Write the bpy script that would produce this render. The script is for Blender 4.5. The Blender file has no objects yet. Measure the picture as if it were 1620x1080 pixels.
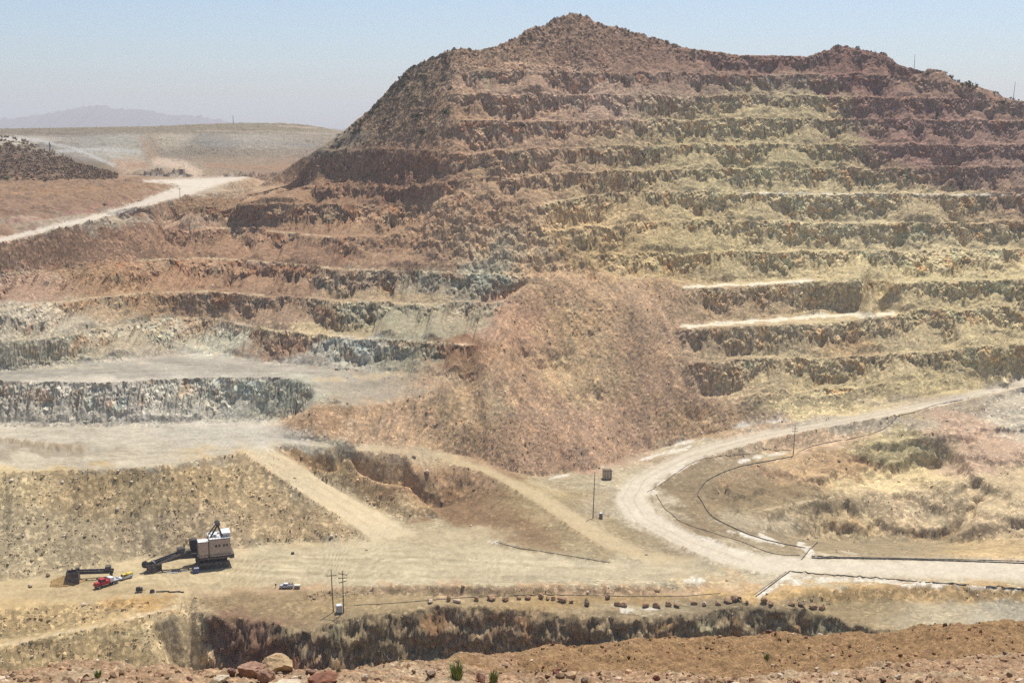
import bpy, math, random, time, os
import numpy as np
from mathutils import Vector, Matrix
from mathutils.geometry import delaunay_2d_cdt

T0 = time.time()
random.seed(7)
rng = np.random.default_rng(7)
scene = bpy.context.scene
COL = scene.collection
QUAL = 1.0                     # mesh density (1 = full)

# ------------------------------------------------------------------ camera
F = 1955.0
PITCH = math.radians(9.4)
CP, SP = math.cos(PITCH), math.sin(PITCH)

def pix(u, v):
    """viewing direction of a photograph pixel as (x/y, z/y)"""
    a = (np.asarray(u, float) - 810.0) / F
    b = (540.0 - np.asarray(v, float)) / F
    d = CP + b * SP
    return a / d, (-SP + b * CP) / d

def proj(x, y, z):
    d = y * CP - z * SP
    up = y * SP + z * CP
    return 810.0 + F * x / d, 540.0 - F * up / d

cam_d = bpy.data.cameras.new("camera")
cam = bpy.data.objects.new("camera", cam_d)
COL.objects.link(cam)
cam_d.sensor_fit = 'HORIZONTAL'
cam_d.sensor_width = 36.0
cam_d.lens = 36.0 * F / 1620.0
cam_d.clip_start = 0.3
cam_d.clip_end = 60000
cam.location = (0, 0, 0)
cam.rotation_euler = (math.pi / 2 - PITCH, 0, 0)
scene.camera = cam

# ------------------------------------------------------------------ noise
def tile(beta, n=1024, seed=0, lo=1):
    r = np.random.default_rng(seed)
    f = np.fft.rfft2(r.standard_normal((n, n)))
    kx = np.fft.fftfreq(n)[:, None] * n
    ky = np.fft.rfftfreq(n)[None, :] * n
    k = np.sqrt(kx * kx + ky * ky)
    k[0, 0] = 1
    f *= k ** (-beta) * (k >= lo)
    a = np.fft.irfft2(f, s=(n, n))
    a -= a.mean()
    return (a / a.std()).astype(np.float32)

TN = {'rough': tile(1.15, seed=1, lo=24), 'soft': tile(1.9, seed=2, lo=24), 'grain': tile(0.6, seed=3, lo=60)}

def nz(kind, x, y):
    """tileable noise; one base feature ~ 1 unit of x, y; roughly unit variance"""
    t = TN[kind]
    n = t.shape[0]
    x = np.asarray(x, np.float32) * (n / 30.0)
    y = np.asarray(y, np.float32) * (n / 30.0)
    xi = np.floor(x); yi = np.floor(y)
    fx = x - xi; fy = y - yi
    xi = xi.astype(np.int64) % n; yi = yi.astype(np.int64) % n
    x1 = (xi + 1) % n; y1 = (yi + 1) % n
    return (t[yi, xi] * (1 - fx) + t[yi, x1] * fx) * (1 - fy) + (t[y1, xi] * (1 - fx) + t[y1, x1] * fx) * fy

def smooth(a, lo, hi):
    s = np.clip((a - lo) / (hi - lo), 0, 1)
    return s * s * (3 - 2 * s)

def blur(a, r, axis):
    """triangle-ish blur, radius in samples"""
    if r < 1:
        return a
    r = int(r)
    for _ in range(2):
        p = [(0, 0)] * a.ndim
        p[axis] = (r + 1, r)
        c = np.cumsum(np.pad(a, p, mode='edge'), axis=axis, dtype=np.float64)
        n = a.shape[axis]
        hi = np.take(c, range(2 * r + 1, 2 * r + 1 + n), axis=axis)
        lo = np.take(c, range(0, n), axis=axis)
        a = ((hi - lo) / (2 * r + 1)).astype(np.float32)
    return a

def inpoly(u, v, poly):
    inside = np.zeros(u.shape, bool)
    n = len(poly)
    bb = np.array(poly)
    m = (u >= bb[:, 0].min()) & (u <= bb[:, 0].max()) & (v >= bb[:, 1].min()) & (v <= bb[:, 1].max())
    if not m.any():
        return inside
    uu, vv = u[m], v[m]
    ins = np.zeros(uu.shape, bool)
    for i in range(n):
        x1, y1 = poly[i]; x2, y2 = poly[(i + 1) % n]
        if y1 == y2:
            continue
        c = ((y1 > vv) != (y2 > vv)) & (uu < (x2 - x1) * (vv - y1) / (y2 - y1) + x1)
        ins ^= c
    inside[m] = ins
    return inside

def linedist(u, v, pts, sv=1.0):
    """distance to a polyline, v stretched by sv; and position along it 0..1"""
    best = np.full(u.shape, 1e9, np.float32)
    for (x1, y1), (x2, y2) in zip(pts[:-1], pts[1:]):
        dx, dy = x2 - x1, (y2 - y1) * sv
        L = dx * dx + dy * dy + 1e-9
        s = np.clip(((u - x1) * dx + (v - y1) * sv * dy) / L, 0, 1)
        d = np.sqrt((u - x1 - s * dx) ** 2 + ((v - y1) * sv - s * dy) ** 2)
        best = np.minimum(best, d)
    return best

# ------------------------------------------------------------------ survey lines of the quarry: u, v and a level (z), a depth (y) or the hill's face (p)
Y0U = [-420, 420, 500, 560, 640, 720, 800, 900, 1300, 2040]
Y0V = [830, 800, 775, 750, 717, 692, 690, 698, 745, 745]
def y0(u):
    return np.interp(u, Y0U, Y0V)

LINES = []   # (t, y, z, K) arrays
NAMED = {}

def add(pts, mode='z', K=None, ext='', name=None, step=9.0, dy=0.0):
    P = np.array([list(p) + [0] * (3 - len(p)) for p in pts], float)
    if 'l' in ext:
        P = np.vstack([[-430, P[0, 1], P[0, 2]], P])
    if 'r' in ext:
        P = np.vstack([P, [2050, P[-1, 1], P[-1, 2]]])
    d = np.r_[0, np.cumsum(np.hypot(np.diff(P[:, 0]), np.diff(P[:, 1])))]
    n = max(2, int(d[-1] / step) + 1)
    q = np.linspace(0, d[-1], n)
    u = np.interp(q, d, P[:, 0]); v = np.interp(q, d, P[:, 1]); w = np.interp(q, d, P[:, 2])
    t, s = pix(u, v)
    if mode == 'z':
        z = w; y = z / s
    elif mode == 'y':
        y = w; z = s * y
    else:
        y = y0(u) / (1 - s) + w; z = s * y
    y = y + dy
    LINES.append((t, y, z, K))
    if name:
        NAMED[name] = (t, y, z)

def world(y, z):
    t = np.linspace(-.66, .66, 60)
    LINES.append((t, np.full(60, float(y)), np.full(60, float(z)), None))

def off(name, dy, dz, lo=-9, hi=9):
    t, y, z = NAMED[name]
    m = (t >= lo) & (t <= hi)
    LINES.append((t[m], y[m] + dy, z[m] + dz, None))

world(50, -44); world(150, -120); world(250, -192); world(318, -194)
# near pit in front of the floor
add([(300, 968, -154), (345, 978, -154.3), (430, 992, -154.5), (480, 1003, -155), (520, 990, -154.3), (580, 976, -153.8), (680, 966, -153.3),
     (760, 961, -153), (850, 969, -153.2), (940, 979, -153.4), (1020, 979, -153.5), (1100, 973, -153.5), (1160, 966, -153.2), (1220, 963, -153.2),
     (1300, 970, -153.4), (1340, 990, -153.6), (1450, 1003, -153.8), (1620, 1012, -154)], ext='r', name='pit')
off('pit', -5.5, -11); off('pit', -13, -28)
add([(0, 965, -150.4), (100, 953, -150.4), (200, 946, -150.4), (290, 941, -150.6), (400, 938, -150.6), (470, 944, -151)], ext='l')
add([(0, 1014, -157), (150, 985, -154.6), (290, 953, -151.2)], ext='l')
add([(0, 1026, -157.2), (150, 995, -154.8), (275, 967, -151.8)], ext='l', name='ramp')
off('ramp', -27, -30)
# bank between the floor and the boulder shelf
add([(480, 952, -152.3), (560, 938, -152), (800, 939, -152), (1000, 938, -152), (1080, 937, -152), (1130, 925, -151.4), (1165, 908, -150.5)])
add([(470, 944, -151.2), (560, 927, -149.6), (800, 927, -149.5), (1000, 925, -149.5), (1080, 919, -149.6), (1150, 904, -150)])
add([(470, 936, -150.5), (560, 921, -150.3), (800, 921, -150.3), (1000, 919, -150.3), (1080, 912, -150.3), (1140, 900, -150.2)])
add([(500, 968, -153.2), (620, 956, -152.5), (800, 950, -152.4), (1000, 958, -152.7), (1200, 955, -152.6), (1320, 960, -152.8), (1500, 975, -152.9), (1620, 978, -153)], ext='r')
add([(1235, 950, -152.2), (1400, 951, -152.2), (1620, 953, -152.4)], ext='r')
add([(1235, 932, -150.1), (1300, 927, -148.8), (1400, 927, -148.6), (1500, 923, -148.2), (1620, 928, -148.5)], ext='r')
add([(1235, 922, -150.4), (1300, 918, -150.3), (1620, 921, -150.3)], ext='r')
# pit floor
add([(0, 936, -150), (200, 926, -150), (400, 910, -150), (600, 900, -150), (800, 898, -150), (1000, 903, -150), (1200, 900, -150.2), (1620, 905, -150.3)], ext='lr')
add([(430, 880, -150), (700, 875, -150), (900, 888, -150)])
# dump face under the second floor
add([(0, 918, -150), (60, 911, -150), (140, 899, -150), (230, 881, -150), (360, 868, -150), (480, 856, -150), (575, 858, -150)], ext='l')
add([(0, 749, -122.5), (100, 744, -122.5), (200, 741, -122.5), (280, 736, -122.5), (330, 724, -122.5), (380, 716, -122.5)], ext='l', name='dump')
add([(380, 716, -122.5), (440, 756, -130.5), (520, 806, -141.5), (590, 854, -150)])
add([(432, 710, -124), (470, 735, -129.5), (500, 752, -135), (540, 776, -141), (580, 799, -146.5), (620, 820, -149.5), (650, 836, -150)])
# knob beside the ramp and the track that descends behind it
add([(440, 704, -123.2), (500, 709, -125.5), (560, 714, -127), (640, 718, -130.5), (700, 731, -135.5), (760, 746, -139.5), (800, 766, -141.5), (860, 803, -145), (900, 832, -147), (960, 869, -149.3), (1030, 891, -150)])
add([(560, 706, -126.8), (640, 710, -129.2), (700, 722, -134), (770, 738, -139.5), (880, 790, -144.5), (960, 840, -148.5), (1020, 870, -149.6), (1100, 884, -150)])
add([(450, 722, -127.6), (500, 738, -131.6), (560, 739, -133), (620, 766, -138.8), (680, 753, -137.8), (750, 752, -140.6)])
add([(470, 733, -129.6), (520, 757, -137.5), (545, 762, -140.2), (600, 790, -147), (640, 796, -148.5), (690, 802, -149), (735, 792, -147.5)])
add([(700, 818, -149.8), (760, 824, -149.9), (850, 859, -150), (960, 891, -150)])
# foot of the hill
add([(440, 700, -122.6), (480, 702, -123.8), (560, 703, -126.3), (640, 700, -127.5), (700, 712, -133), (760, 728, -139), (800, 744, -142.5), (850, 753, -146), (920, 745, -147), (985, 735, -147), (1005, 720, -147), (1100, 691, -143.5),
     (1180, 669, -137), (1260, 658, -134.5), (1400, 638, -129.5), (1500, 618, -126), (1620, 590, -120)], ext='r', name='foot')
add([(860, 766, -147), (920, 785, -147.5), (960, 770, -147.6), (1000, 745, -147.5)])
add([(950, 822, -149), (1000, 850, -149.8), (1060, 872, -150)])
# haul road round the bend
add([(1620, 600, -121), (1500, 630, -127), (1400, 650, -131), (1300, 668, -136.5), (1200, 685, -140.5), (1100, 710, -144), (1030, 740, -146.5), (990, 766, -148), (980, 791, -149),
     (1000, 820, -149.5), (1060, 852, -150), (1150, 882, -150.2)], ext='')
add([(1620, 612, -121.2), (1500, 640, -127.2), (1400, 659, -131.2), (1300, 677, -136.6), (1200, 698, -140.7), (1120, 722, -144.2), (1060, 752, -147), (1022, 778, -148.6), (1030, 806, -149.4), (1090, 842, -150), (1180, 872, -150.3), (1280, 881, -150.3), (1620, 884, -150.4)], ext='r')
# spur inside the bend
add([(1060, 770, -148.6), (1100, 752, -147.2), (1160, 729, -146.4), (1230, 713, -144.5), (1330, 697, -140.5), (1420, 676, -134.5)])
add([(1100, 790, -149.6), (1160, 826, -151), (1240, 862, -151.3)])
add([(1105, 775, -148.8), (1130, 756, -147.6), (1230, 731, -146), (1290, 722, -144), (1350, 707, -141.5), (1420, 691, -137), (1500, 686, -135)])
add([(1150, 800, -150.6), (1230, 777, -151), (1300, 771, -151.6), (1360, 763, -151), (1400, 746, -149.5), (1450, 736, -148.5), (1490, 734, -148)])
add([(1150, 815, -151.5), (1250, 801, -153), (1350, 781, -152.5), (1420, 757, -150.3), (1460, 744, -149)])
add([(1230, 845, -157), (1290, 853, -165), (1400, 857, -167), (1500, 857, -167)])
add([(1520, 836, -159), (1560, 826, -155.5), (1620, 812, -153)], ext='r')
add([(1525, 860, -165), (1570, 850, -161), (1620, 836, -158.5)], ext='r')
add([(1505, 642, -129.5), (1620, 622, -124)], ext='r')
add([(1540, 760, -146.5), (1620, 770, -147)], ext='r')
# second floor and grey face
add([(0, 671, -122.8), (100, 671, -122.8), (240, 671, -122.8), (340, 667, -122.8), (420, 661, -122.8)], ext='l', K=0)
add([(0, 604, -106.4), (100, 604, -106.4), (170, 605, -106.4), (260, 600, -106.2), (340, 597, -106), (415, 598, -106.2), (440, 594, -106.2), (478, 602, -106.5), (500, 616, -108.5), (495, 640, -112.5)], ext='l', K=1)
add([(440, 660, -122), (470, 652, -119), (495, 640, -112.5), (530, 641, -114), (570, 641, -114.5), (640, 637, -114.5), (690, 620, -111), (706, 606, -108)])
add([(444, 692, -122.6), (500, 699, -124.2)])
add([(0, 586, -106), (100, 576, -106), (190, 570, -106), (260, 560, -106), (340, 560, -106), (420, 573, -106), (540, 584, -106.2), (640, 591, -106.4), (700, 598, -106.6)], ext='l', K=1)
# walls west of the spur
add([(0, 541, -93), (100, 531, -93), (200, 512, -93), (300, 502, -93), (350, 506, -93), (420, 521, -93.4), (540, 532, -94), (640, 540, -94), (748, 546, -94.5)], ext='l', K=2)
add([(0, 488, -80), (160, 470, -80), (240, 463, -80), (330, 461, -80), (420, 467, -80.3), (540, 478, -81), (680, 481, -81), (795, 483, -81.5)], ext='l', K=3)
add([(0, 434, -67), (120, 421, -67), (220, 412, -67), (330, 408, -67), (420, 415, -67), (540, 425, -67), (700, 430, -67.3), (835, 432, -68)], ext='l', K=4)
add([(180, 372, -53.5), (280, 358, -53.2), (400, 363, -53), (540, 376, -53)], K=5)
add([(275, 319, -38.5), (330, 321, -38.3), (420, 321, -38), (560, 324, -38), (680, 328, -38)], K=6)
# benches of the hill
def bench(K, pts, ext=''):
    d = {0: -10, 1: -8}.get(K, 0)
    pts = [(u, v, d if K < 2 else (0 if K < 4 else 25 * float(np.interp(u, [880, 1060], [0, 1])))) for u, v in pts]
    add(pts, mode='p', K=K, ext=ext)
bench(0, [(1190, 624), (1300, 617), (1360, 614)])
bench(1, [(1090, 574), (1200, 567), (1300, 567), (1400, 560), (1500, 553), (1620, 545)], 'r')
add([(1072, 519, -3), (1110, 517, -7), (1200, 514, -8), (1320, 510, -8), (1410, 498, -3), (1440, 494, 0), (1500, 490, 0), (1620, 478, 0)], 'p', 2, 'r')
add([(1100, 515, -96.5), (1130, 511, -96.4), (1200, 505, -96), (1300, 496, -95.5), (1380, 492.5, -94.5), (1410, 494, -93.6)], 'z', 2)
add([(1080, 456, 4), (1110, 455, 10), (1200, 451, 12), (1285, 446, 12), (1310, 444, 10), (1400, 443, 0), (1500, 445, 0), (1620, 440, 0)], 'p', 3, 'r')
add([(1110, 450, -79.6), (1200, 443.5, -78.9), (1285, 441, -78)], 'z', 3)
bench(4, [(960, 402), (1080, 400), (1200, 398), (1300, 398), (1450, 397), (1620, 395)], 'r')
bench(5, [(900, 362), (1000, 352), (1080, 350), (1200, 350), (1300, 353), (1450, 352), (1620, 350)], 'r')
bench(6, [(860, 322), (960, 305), (1080, 303), (1200, 306), (1300, 308), (1450, 307), (1620, 306)], 'r')
bench(7, [(500, 288), (640, 292), (720, 285), (830, 278), (950, 272), (1080, 268), (1200, 265), (1300, 266), (1450, 264), (1620, 262)], 'r')
bench(8, [(500, 238), (640, 236), (720, 244), (830, 236), (950, 232), (1080, 230), (1200, 228), (1300, 228), (1450, 228), (1620, 230)], 'r')
bench(9, [(705, 190), (830, 193), (950, 188), (1080, 190), (1200, 185), (1300, 188), (1450, 188), (1620, 192)], 'r')
bench(10, [(715, 150), (780, 148), (950, 150), (1080, 152), (1200, 150), (1300, 152), (1450, 154), (1620, 158)], 'r')
bench(11, [(745, 112), (830, 112), (950, 114), (1080, 116), (1200, 118), (1300, 117), (1420, 118), (1500, 128), (1560, 146)])
SKY = [(405, 296), (450, 268), (500, 238), (545, 206), (562, 190), (585, 172), (610, 148), (626, 128), (640, 116), (660, 97), (682, 92), (700, 82), (725, 74), (760, 78), (800, 68), (822, 54), (840, 42), (866, 40),
       (875, 28), (905, 18), (922, 22), (940, 34), (965, 38), (990, 45), (1030, 58), (1090, 75), (1180, 87), (1280, 88), (1300, 81), (1318, 77), (1325, 71), (1350, 77), (1400, 85), (1425, 102), (1445, 105), (1490, 106), (1530, 130), (1570, 140), (1600, 152), (1640, 166), (1700, 185), (2050, 250)]
hb = lambda u: 25 * float(np.interp(u, [880, 1060], [0, 1]))
add([(u, v, (6 if u > 700 else 14) + hb(u)) for u, v in SKY], mode='p', name='sky')
add([(u, v, 4 + hb(u)) for u, v in SKY if 1050 <= u <= 1425], mode='p', K=12, dy=-1.0)
off('sky', 25, -16, -.135, 9); off('sky', 130, -85, -.135, 9); off('sky', 420, -150, -.135, 9)
off('sky', 40, -9, -.30, -.135); off('sky', 140, -60, -.26, -.135)
# saddle road, banks and country behind
add([(0, 384, -51.8), (100, 361, -47), (200, 337, -42), (268, 316, -37.2), (300, 308, -36), (330, 303, -35.5), (350, 290, -34), (390, 281, -31.5)], ext='l')
add([(0, 376, -51.6), (100, 352, -46.8), (200, 326, -42), (270, 300, -35.8), (285, 294, -34.8), (330, 283, -32.5), (390, 279, -31)], ext='l')
add([(0, 345, -44.5), (120, 330, -42), (220, 312, -38), (270, 297, -35.2)], ext='l')
add([(0, 318, -37), (120, 308, -35.5), (220, 300, -34.5)], ext='l')
add([(0, 290, 830), (130, 287, 850), (230, 288, 860), (282, 292, 880)], mode='y', ext='l')
add([(0, 285, 845), (130, 283, 870), (200, 281, 900)], mode='y', ext='l')
add([(0, 213, 960), (40, 222, 965), (80, 241, 970), (130, 262, 980), (180, 275, 985)], mode='y', ext='l', name='scrub')
off('scrub', 60, -12); off('scrub', 150, -55)
add([(200, 281, 1060), (300, 280, 1080), (400, 280, 1040)], mode='y')
add([(230, 268, 1200), (300, 262, 1250), (315, 276, 1180)], mode='y')
add([(200, 276, 1250), (330, 274, 1350), (400, 272, 1400), (520, 272, 1400)], mode='y')
add([(180, 258, 1640), (240, 254, 1660), (305, 258, 1600), (330, 252, 1660), (420, 253, 1680), (560, 256, 1680)], mode='y')
add([(0, 234, 1760), (100, 240, 1740), (160, 244, 1720), (205, 246, 1740), (232, 250, 1740), (290, 246, 1760), (360, 250, 1740), (440, 250, 1740), (560, 254, 1740)], mode='y', ext='l')
add([(0, 219, 1830), (60, 223, 1815), (130, 226, 1810), (200, 222, 1830), (232, 217, 1850), (260, 218, 1850), (330, 222, 1830), (420, 220, 1840), (500, 219, 1850), (560, 226, 1850)], mode='y', ext='l')
add([(0, 216, 1900), (100, 218, 1900), (200, 215, 1900), (260, 214, 1900), (420, 214, 1900), (520, 214, 1900), (560, 219, 1900)], mode='y', ext='l')
add([(0, 213, 1930), (100, 214, 1930), (200, 212, 1930), (300, 209, 1930), (420, 208, 1930), (520, 211, 1930)], mode='y', ext='l')
add([(0, 204, 1990), (120, 202, 1990), (250, 200, 1990), (310, 197, 1990), (370, 195, 1990), (440, 195, 1990), (480, 197, 1990), (540, 207, 1990), (600, 216, 1990)], mode='y', ext='l', name='mesa')
off('mesa', 300, -3)
world(3400, -60); world(4300, -215)

# ------------------------------------------------------------------ survey grid: columns of equal bearing, rows of equal depth
NC = int(1180 * QUAL)
TS = np.linspace(-.535, .535, NC)
YS = np.concatenate([np.arange(50, 330, 5.0), np.arange(330, 560, .45), np.arange(560, 960, .6), np.geomspace(960, 2050, 420), np.geomspace(2055, 4300, 50)])
NR = len(YS)

def tin(sel, vals):
    t = np.concatenate([l[0] for l in sel]); y = np.concatenate([l[1] for l in sel]); w = np.concatenate(vals)
    m = (np.abs(t) < .70)
    t, y, w = t[m], y[m], w[m]
    jt = t * 650 + rng.uniform(-.01, .01, len(t)); jy = 650 * np.log(y) + rng.uniform(-.01, .01, len(t))
    vs, es, fs, ov, oe, of = delaunay_2d_cdt([Vector((a, b)) for a, b in zip(jt, jy)], [], [], 0, 1e-4)
    idx = np.array([o[0] if o else 0 for o in ov])
    t, y, w = t[idx], np.log(y[idx]), w[idx]
    out = np.full((NR, NC), np.nan, np.float32)
    LY = np.log(YS)
    for f in fs:
        i, j, k = f
        ta, tb, tc = t[i], t[j], t[k]; ya, yb, yc = y[i], y[j], y[k]
        c0 = np.searchsorted(TS, min(ta, tb, tc)); c1 = np.searchsorted(TS, max(ta, tb, tc), 'right')
        r0 = np.searchsorted(LY, min(ya, yb, yc)); r1 = np.searchsorted(LY, max(ya, yb, yc), 'right')
        if c1 <= c0 or r1 <= r0:
            continue
        den = (yb - yc) * (ta - tc) + (tc - tb) * (ya - yc)
        if abs(den) < 1e-14:
            continue
        X = TS[c0:c1][None, :]; Y = LY[r0:r1][:, None]
        l1 = ((yb - yc) * (X - tc) + (tc - tb) * (Y - yc)) / den
        l2 = ((yc - ya) * (X - tc) + (ta - tc) * (Y - yc)) / den
        l3 = 1 - l1 - l2
        m = (l1 >= -1e-5) & (l2 >= -1e-5) & (l3 >= -1e-5)
        blk = out[r0:r1, c0:c1]
        blk[m] = (l1 * w[i] + l2 * w[j] + l3 * w[k])[m]
    return out

ZB = tin(LINES, [l[2] for l in LINES])
bad = np.isnan(ZB)
if bad.any():                                     # outermost corners only
    for c in range(NC):
        b = bad[:, c]
        if b.any():
            ZB[b, c] = np.interp(YS[b], YS[~b], ZB[~b, c])
BL = [l for l in LINES if l[3] is not None]
BB = tin(BL, [np.full(len(l[0]), float(l[3])) for l in BL])
print('tin', round(time.time() - T0, 1))
XG = (TS[None, :] * YS[:, None]).astype(np.float32)
YG = np.broadcast_to(YS[:, None], XG.shape).astype(np.float32)
hasb = ~np.isnan(BB)
BB = np.where(hasb, BB, -1).astype(np.float32)
ZB = blur(blur(ZB, 2, 0), 2, 1)
UG, VG = proj(XG, YG, ZB)
# the spur's own ridge under the loose spoil
rd_ = linedist(UG, VG, [(838, 436), (806, 520), (782, 590), (748, 690)])
ZB = ZB + (4.2 * np.exp(-(rd_ / 26) ** 2) * ((YG > 480) & (YG < 700)) * smooth(VG, 425, 460) * smooth(-VG, -735, -690)).astype(np.float32)

# where the benches are cut, and where loose rock has buried them
P_RIGHT = [(742, 88), (715, 150), (703, 190), (720, 240), (760, 300), (820, 318), (880, 350), (930, 395), (980, 430), (1090, 440), (1072, 520), (1088, 590), (1180, 655), (1300, 650), (1500, 615), (2050, 590),
           (2050, 255), (1620, 168), (1560, 140), (1500, 118), (1425, 100), (1390, 82), (1300, 80), (1080, 78), (960, 92), (840, 96)]
P_LEFT = [(420, 300), (500, 232), (690, 226), (740, 290), (690, 335), (565, 385), (700, 415), (840, 424), (835, 445), (795, 492), (755, 552), (735, 610), (520, 600), (500, 640), (440, 668), (-430, 690), (-430, 425), (0, 425), (120, 412), (250, 360), (272, 312)]
wu = UG + 6 * nz('soft', XG / 25, YG / 25); wv = VG + 4 * nz('soft', XG / 25 + 9, YG / 25)
M = (inpoly(wu, wv, P_RIGHT) | inpoly(wu, wv, P_LEFT)).astype(np.float32)
M = blur(blur(M, 6, 0), 8, 1) * hasb
F1 = [(-430, 592), (0, 589), (100, 579), (190, 572), (260, 562), (340, 562), (420, 575), (540, 586), (640, 592), (705, 600), (700, 622), (640, 640), (495, 640), (500, 616), (478, 603), (415, 600), (340, 598), (260, 601), (170, 606), (-430, 605)]
S3 = [(1085, 456), (1100, 450), (1200, 442), (1290, 440), (1292, 446), (1200, 452)]
S2 = [(1075, 519), (1130, 509), (1200, 501), (1300, 491), (1412, 492), (1412, 499), (1320, 511), (1200, 515)]
FLATS = inpoly(UG, VG, F1) | inpoly(UG, VG, S2) | inpoly(UG, VG, S3)
M *= 1 - blur(blur(FLATS.astype(np.float32), 2, 0), 2, 1)
M *= np.where(UG > 730, .75 + .25 * smooth(nz('soft', XG / 30 + 4, YG / 12), -1.4, -.6), 1)
BBj = BB + M * (.018 * nz('rough', XG / 14, YG / 14) + .03 * nz('soft', XG / 40, YG / 40))
KF = np.floor(BBj); Q = BBj - KF
pw = XG - .08 * YG + .5 * np.minimum(UG - 330, 0) * .35
ta = nz('soft', pw / 60, KF * 3.1 + 1); tb = nz('soft', pw / 18, KF * 2.3 + 7); tc = nz('rough', pw / 9, KF * 1.7)
TT = np.where(UG > 760, .45, .42) + .18 * ta + .07 * tb
TT = np.where((UG < 760) & (VG > 300), TT + .04, TT)
TT = np.where((UG < 640) & (VG > 215) & (VG < 296), np.where(KF < 7, .75, .25), TT)
TT = np.where((KF == 0) & (UG < 520), .52 + .10 * tb, TT)
TT = np.clip(TT, .08, .95)
QN = 2 * Q
BON = np.clip(.30 * (.55 - np.abs(tb)) + .16 * (.5 - np.abs(nz('soft', pw / 8, KF * 4.1 + 3))) + .02 * tc, -.12, .30)
WF = np.clip(np.where(UG > 760, .40, .40) + .09 * nz('soft', pw / 16, KF * 5 + QN) + .2 * smooth(-UG, -420, -250), .18, .72)
WF = np.where((KF == 0) & (UG < 520), WF + .22, WF)
zf = 1 - (1 - Q) / WF
qT = 1 - (1 - TT) * WF
ztal = TT - (qT - Q) * .78 + BON * np.exp(-np.clip(qT - Q, 0, 9) / .20)
ztal = ztal * smooth(Q, .03, .16)
PR = np.clip(np.maximum(np.maximum(zf, ztal), 0), 0, 1)
FACE = ((zf > ztal) & (zf > 0)).astype(np.float32) * M
TAL = ((ztal >= zf) & (ztal > 0.03)).astype(np.float32) * M
Z = ZB + M * (PR - Q) * np.where(UG < 760, 13.2, 14.6)
# gullies and lumps of the unbenched slopes
gy = np.gradient(ZB, axis=0) / np.gradient(YS)[:, None]
steep = smooth(np.abs(gy), .25, .6) * (1 - M)
Z += steep * (.9 * nz('soft', XG / 26, YG / 60) + .08 * nz('rough', XG / 9 + YG / 30, YG / 60)) * smooth(YG, 335, 345) * (YG < 1000)
Z += (YG > 1000) * steep * 3 * nz('rough', XG / 60, YG / 120)
# rock scarps that break the smooth slopes (each: polygon in the survey picture, depth of the bite)
SC = [([(800, 552), (850, 545), (905, 560), (895, 588), (840, 585)], 3.0), ([(890, 625), (950, 612), (962, 628), (910, 645)], 2.5), ([(1075, 640), (1120, 638), (1128, 660), (1090, 668)], 3),
      ([(880, 480), (960, 480), (975, 520), (930, 550), (880, 520)], .9), ([(1240, 750), (1320, 738), (1370, 748), (1330, 788), (1250, 788)], 1.6), ([(1290, 815), (1385, 800), (1400, 850), (1310, 852)], 1.6), ([(1420, 800), (1480, 790), (1500, 840), (1440, 850)], 1.2), ([(1340, 718), (1385, 700), (1420, 735), (1370, 765)], 3), ([(1520, 745), (1570, 750), (1560, 780), (1530, 775)], 3),
      ([(640, 755), (760, 750), (735, 780), (650, 800), (625, 785)], 3.0), ([(510, 245), (690, 250), (680, 300), (600, 305), (520, 290)], 2.5)]
for poly, d in SC:
    m = blur(blur(inpoly(wu, wv, poly).astype(np.float32), 2, 0), 3, 1)
    bite = m * d
    Z -= bite * (.7 + .3 * nz('soft', XG / 10, YG / 10))
    FACE = np.maximum(FACE, m * .45)
# cuts stepping down inside the bend
P_IN = [(1110, 785), (1165, 742), (1250, 727), (1420, 684), (1520, 652), (2050, 642), (2050, 848), (1500, 860), (1300, 856), (1180, 832)]
win = blur(blur(inpoly(UG, VG, P_IN).astype(np.float32), 5, 0), 5, 1)
hs = 7.0
zq = (Z + 1.3 * nz('soft', XG / 34, YG / 34) + .14 * nz('rough', XG / 7, YG / 7)) / hs
fq_ = zq - np.floor(zq)
st_p = np.clip((fq_ - .76) / .24, 0, 1)
wn_ = win * smooth(nz('soft', XG / 30 + 7, YG / 30), -.9, .2)
Z += wn_ * .5 * (st_p - fq_) * hs
FACE = np.maximum(FACE, wn_ * ((st_p > 0) & (st_p < 1)) * .35)
# broken ground west of the benches' ends
P_BRK = [(700, 300), (800, 305), (870, 345), (930, 400), (960, 440), (850, 428), (760, 420), (690, 400), (570, 385), (680, 340)]
wb = blur(blur(inpoly(UG, VG, P_BRK).astype(np.float32), 6, 0), 8, 1)
zb_ = (Z + 2.0 * nz('soft', XG / 18, YG / 18) + .4 * nz('rough', XG / 7, YG / 7)) / 6.5
fb_ = zb_ - np.floor(zb_); sb_ = np.clip((fb_ - .62) / .38, 0, 1)
Z += wb * .8 * (sb_ - fb_) * 6.5
FACE = np.maximum(FACE, wb * ((sb_ > 0) & (sb_ < 1)) * .6)
# the near pit wall
# weathered, outcropping natural slope of the upper hill
nat = smooth(-np.abs(UG - 660), -110, -70) * (VG < 290) * (YG < 900) * (1 - M)
nat = np.maximum(nat, ((VG < 110) & (UG > 740) & (YG < 960)) * (1 - M))
ro = nz('rough', XG / 11, YG / 9 + ZB / 12)
nat = blur(blur(nat.astype(np.float32), 4, 0), 6, 1)
Z += nat * (.55 * ro + .5 * smooth(ro, .6, 1.0))
FACE = np.maximum(FACE, nat * smooth(ro, .5, .9) * .6)
pw_m = smooth(Z, -196, -185) * (1 - smooth(Z, -155.5, -154)) * ((UG > 318) & (YG > 335) & (YG < 410))
FACE = np.maximum(FACE, pw_m)

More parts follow.
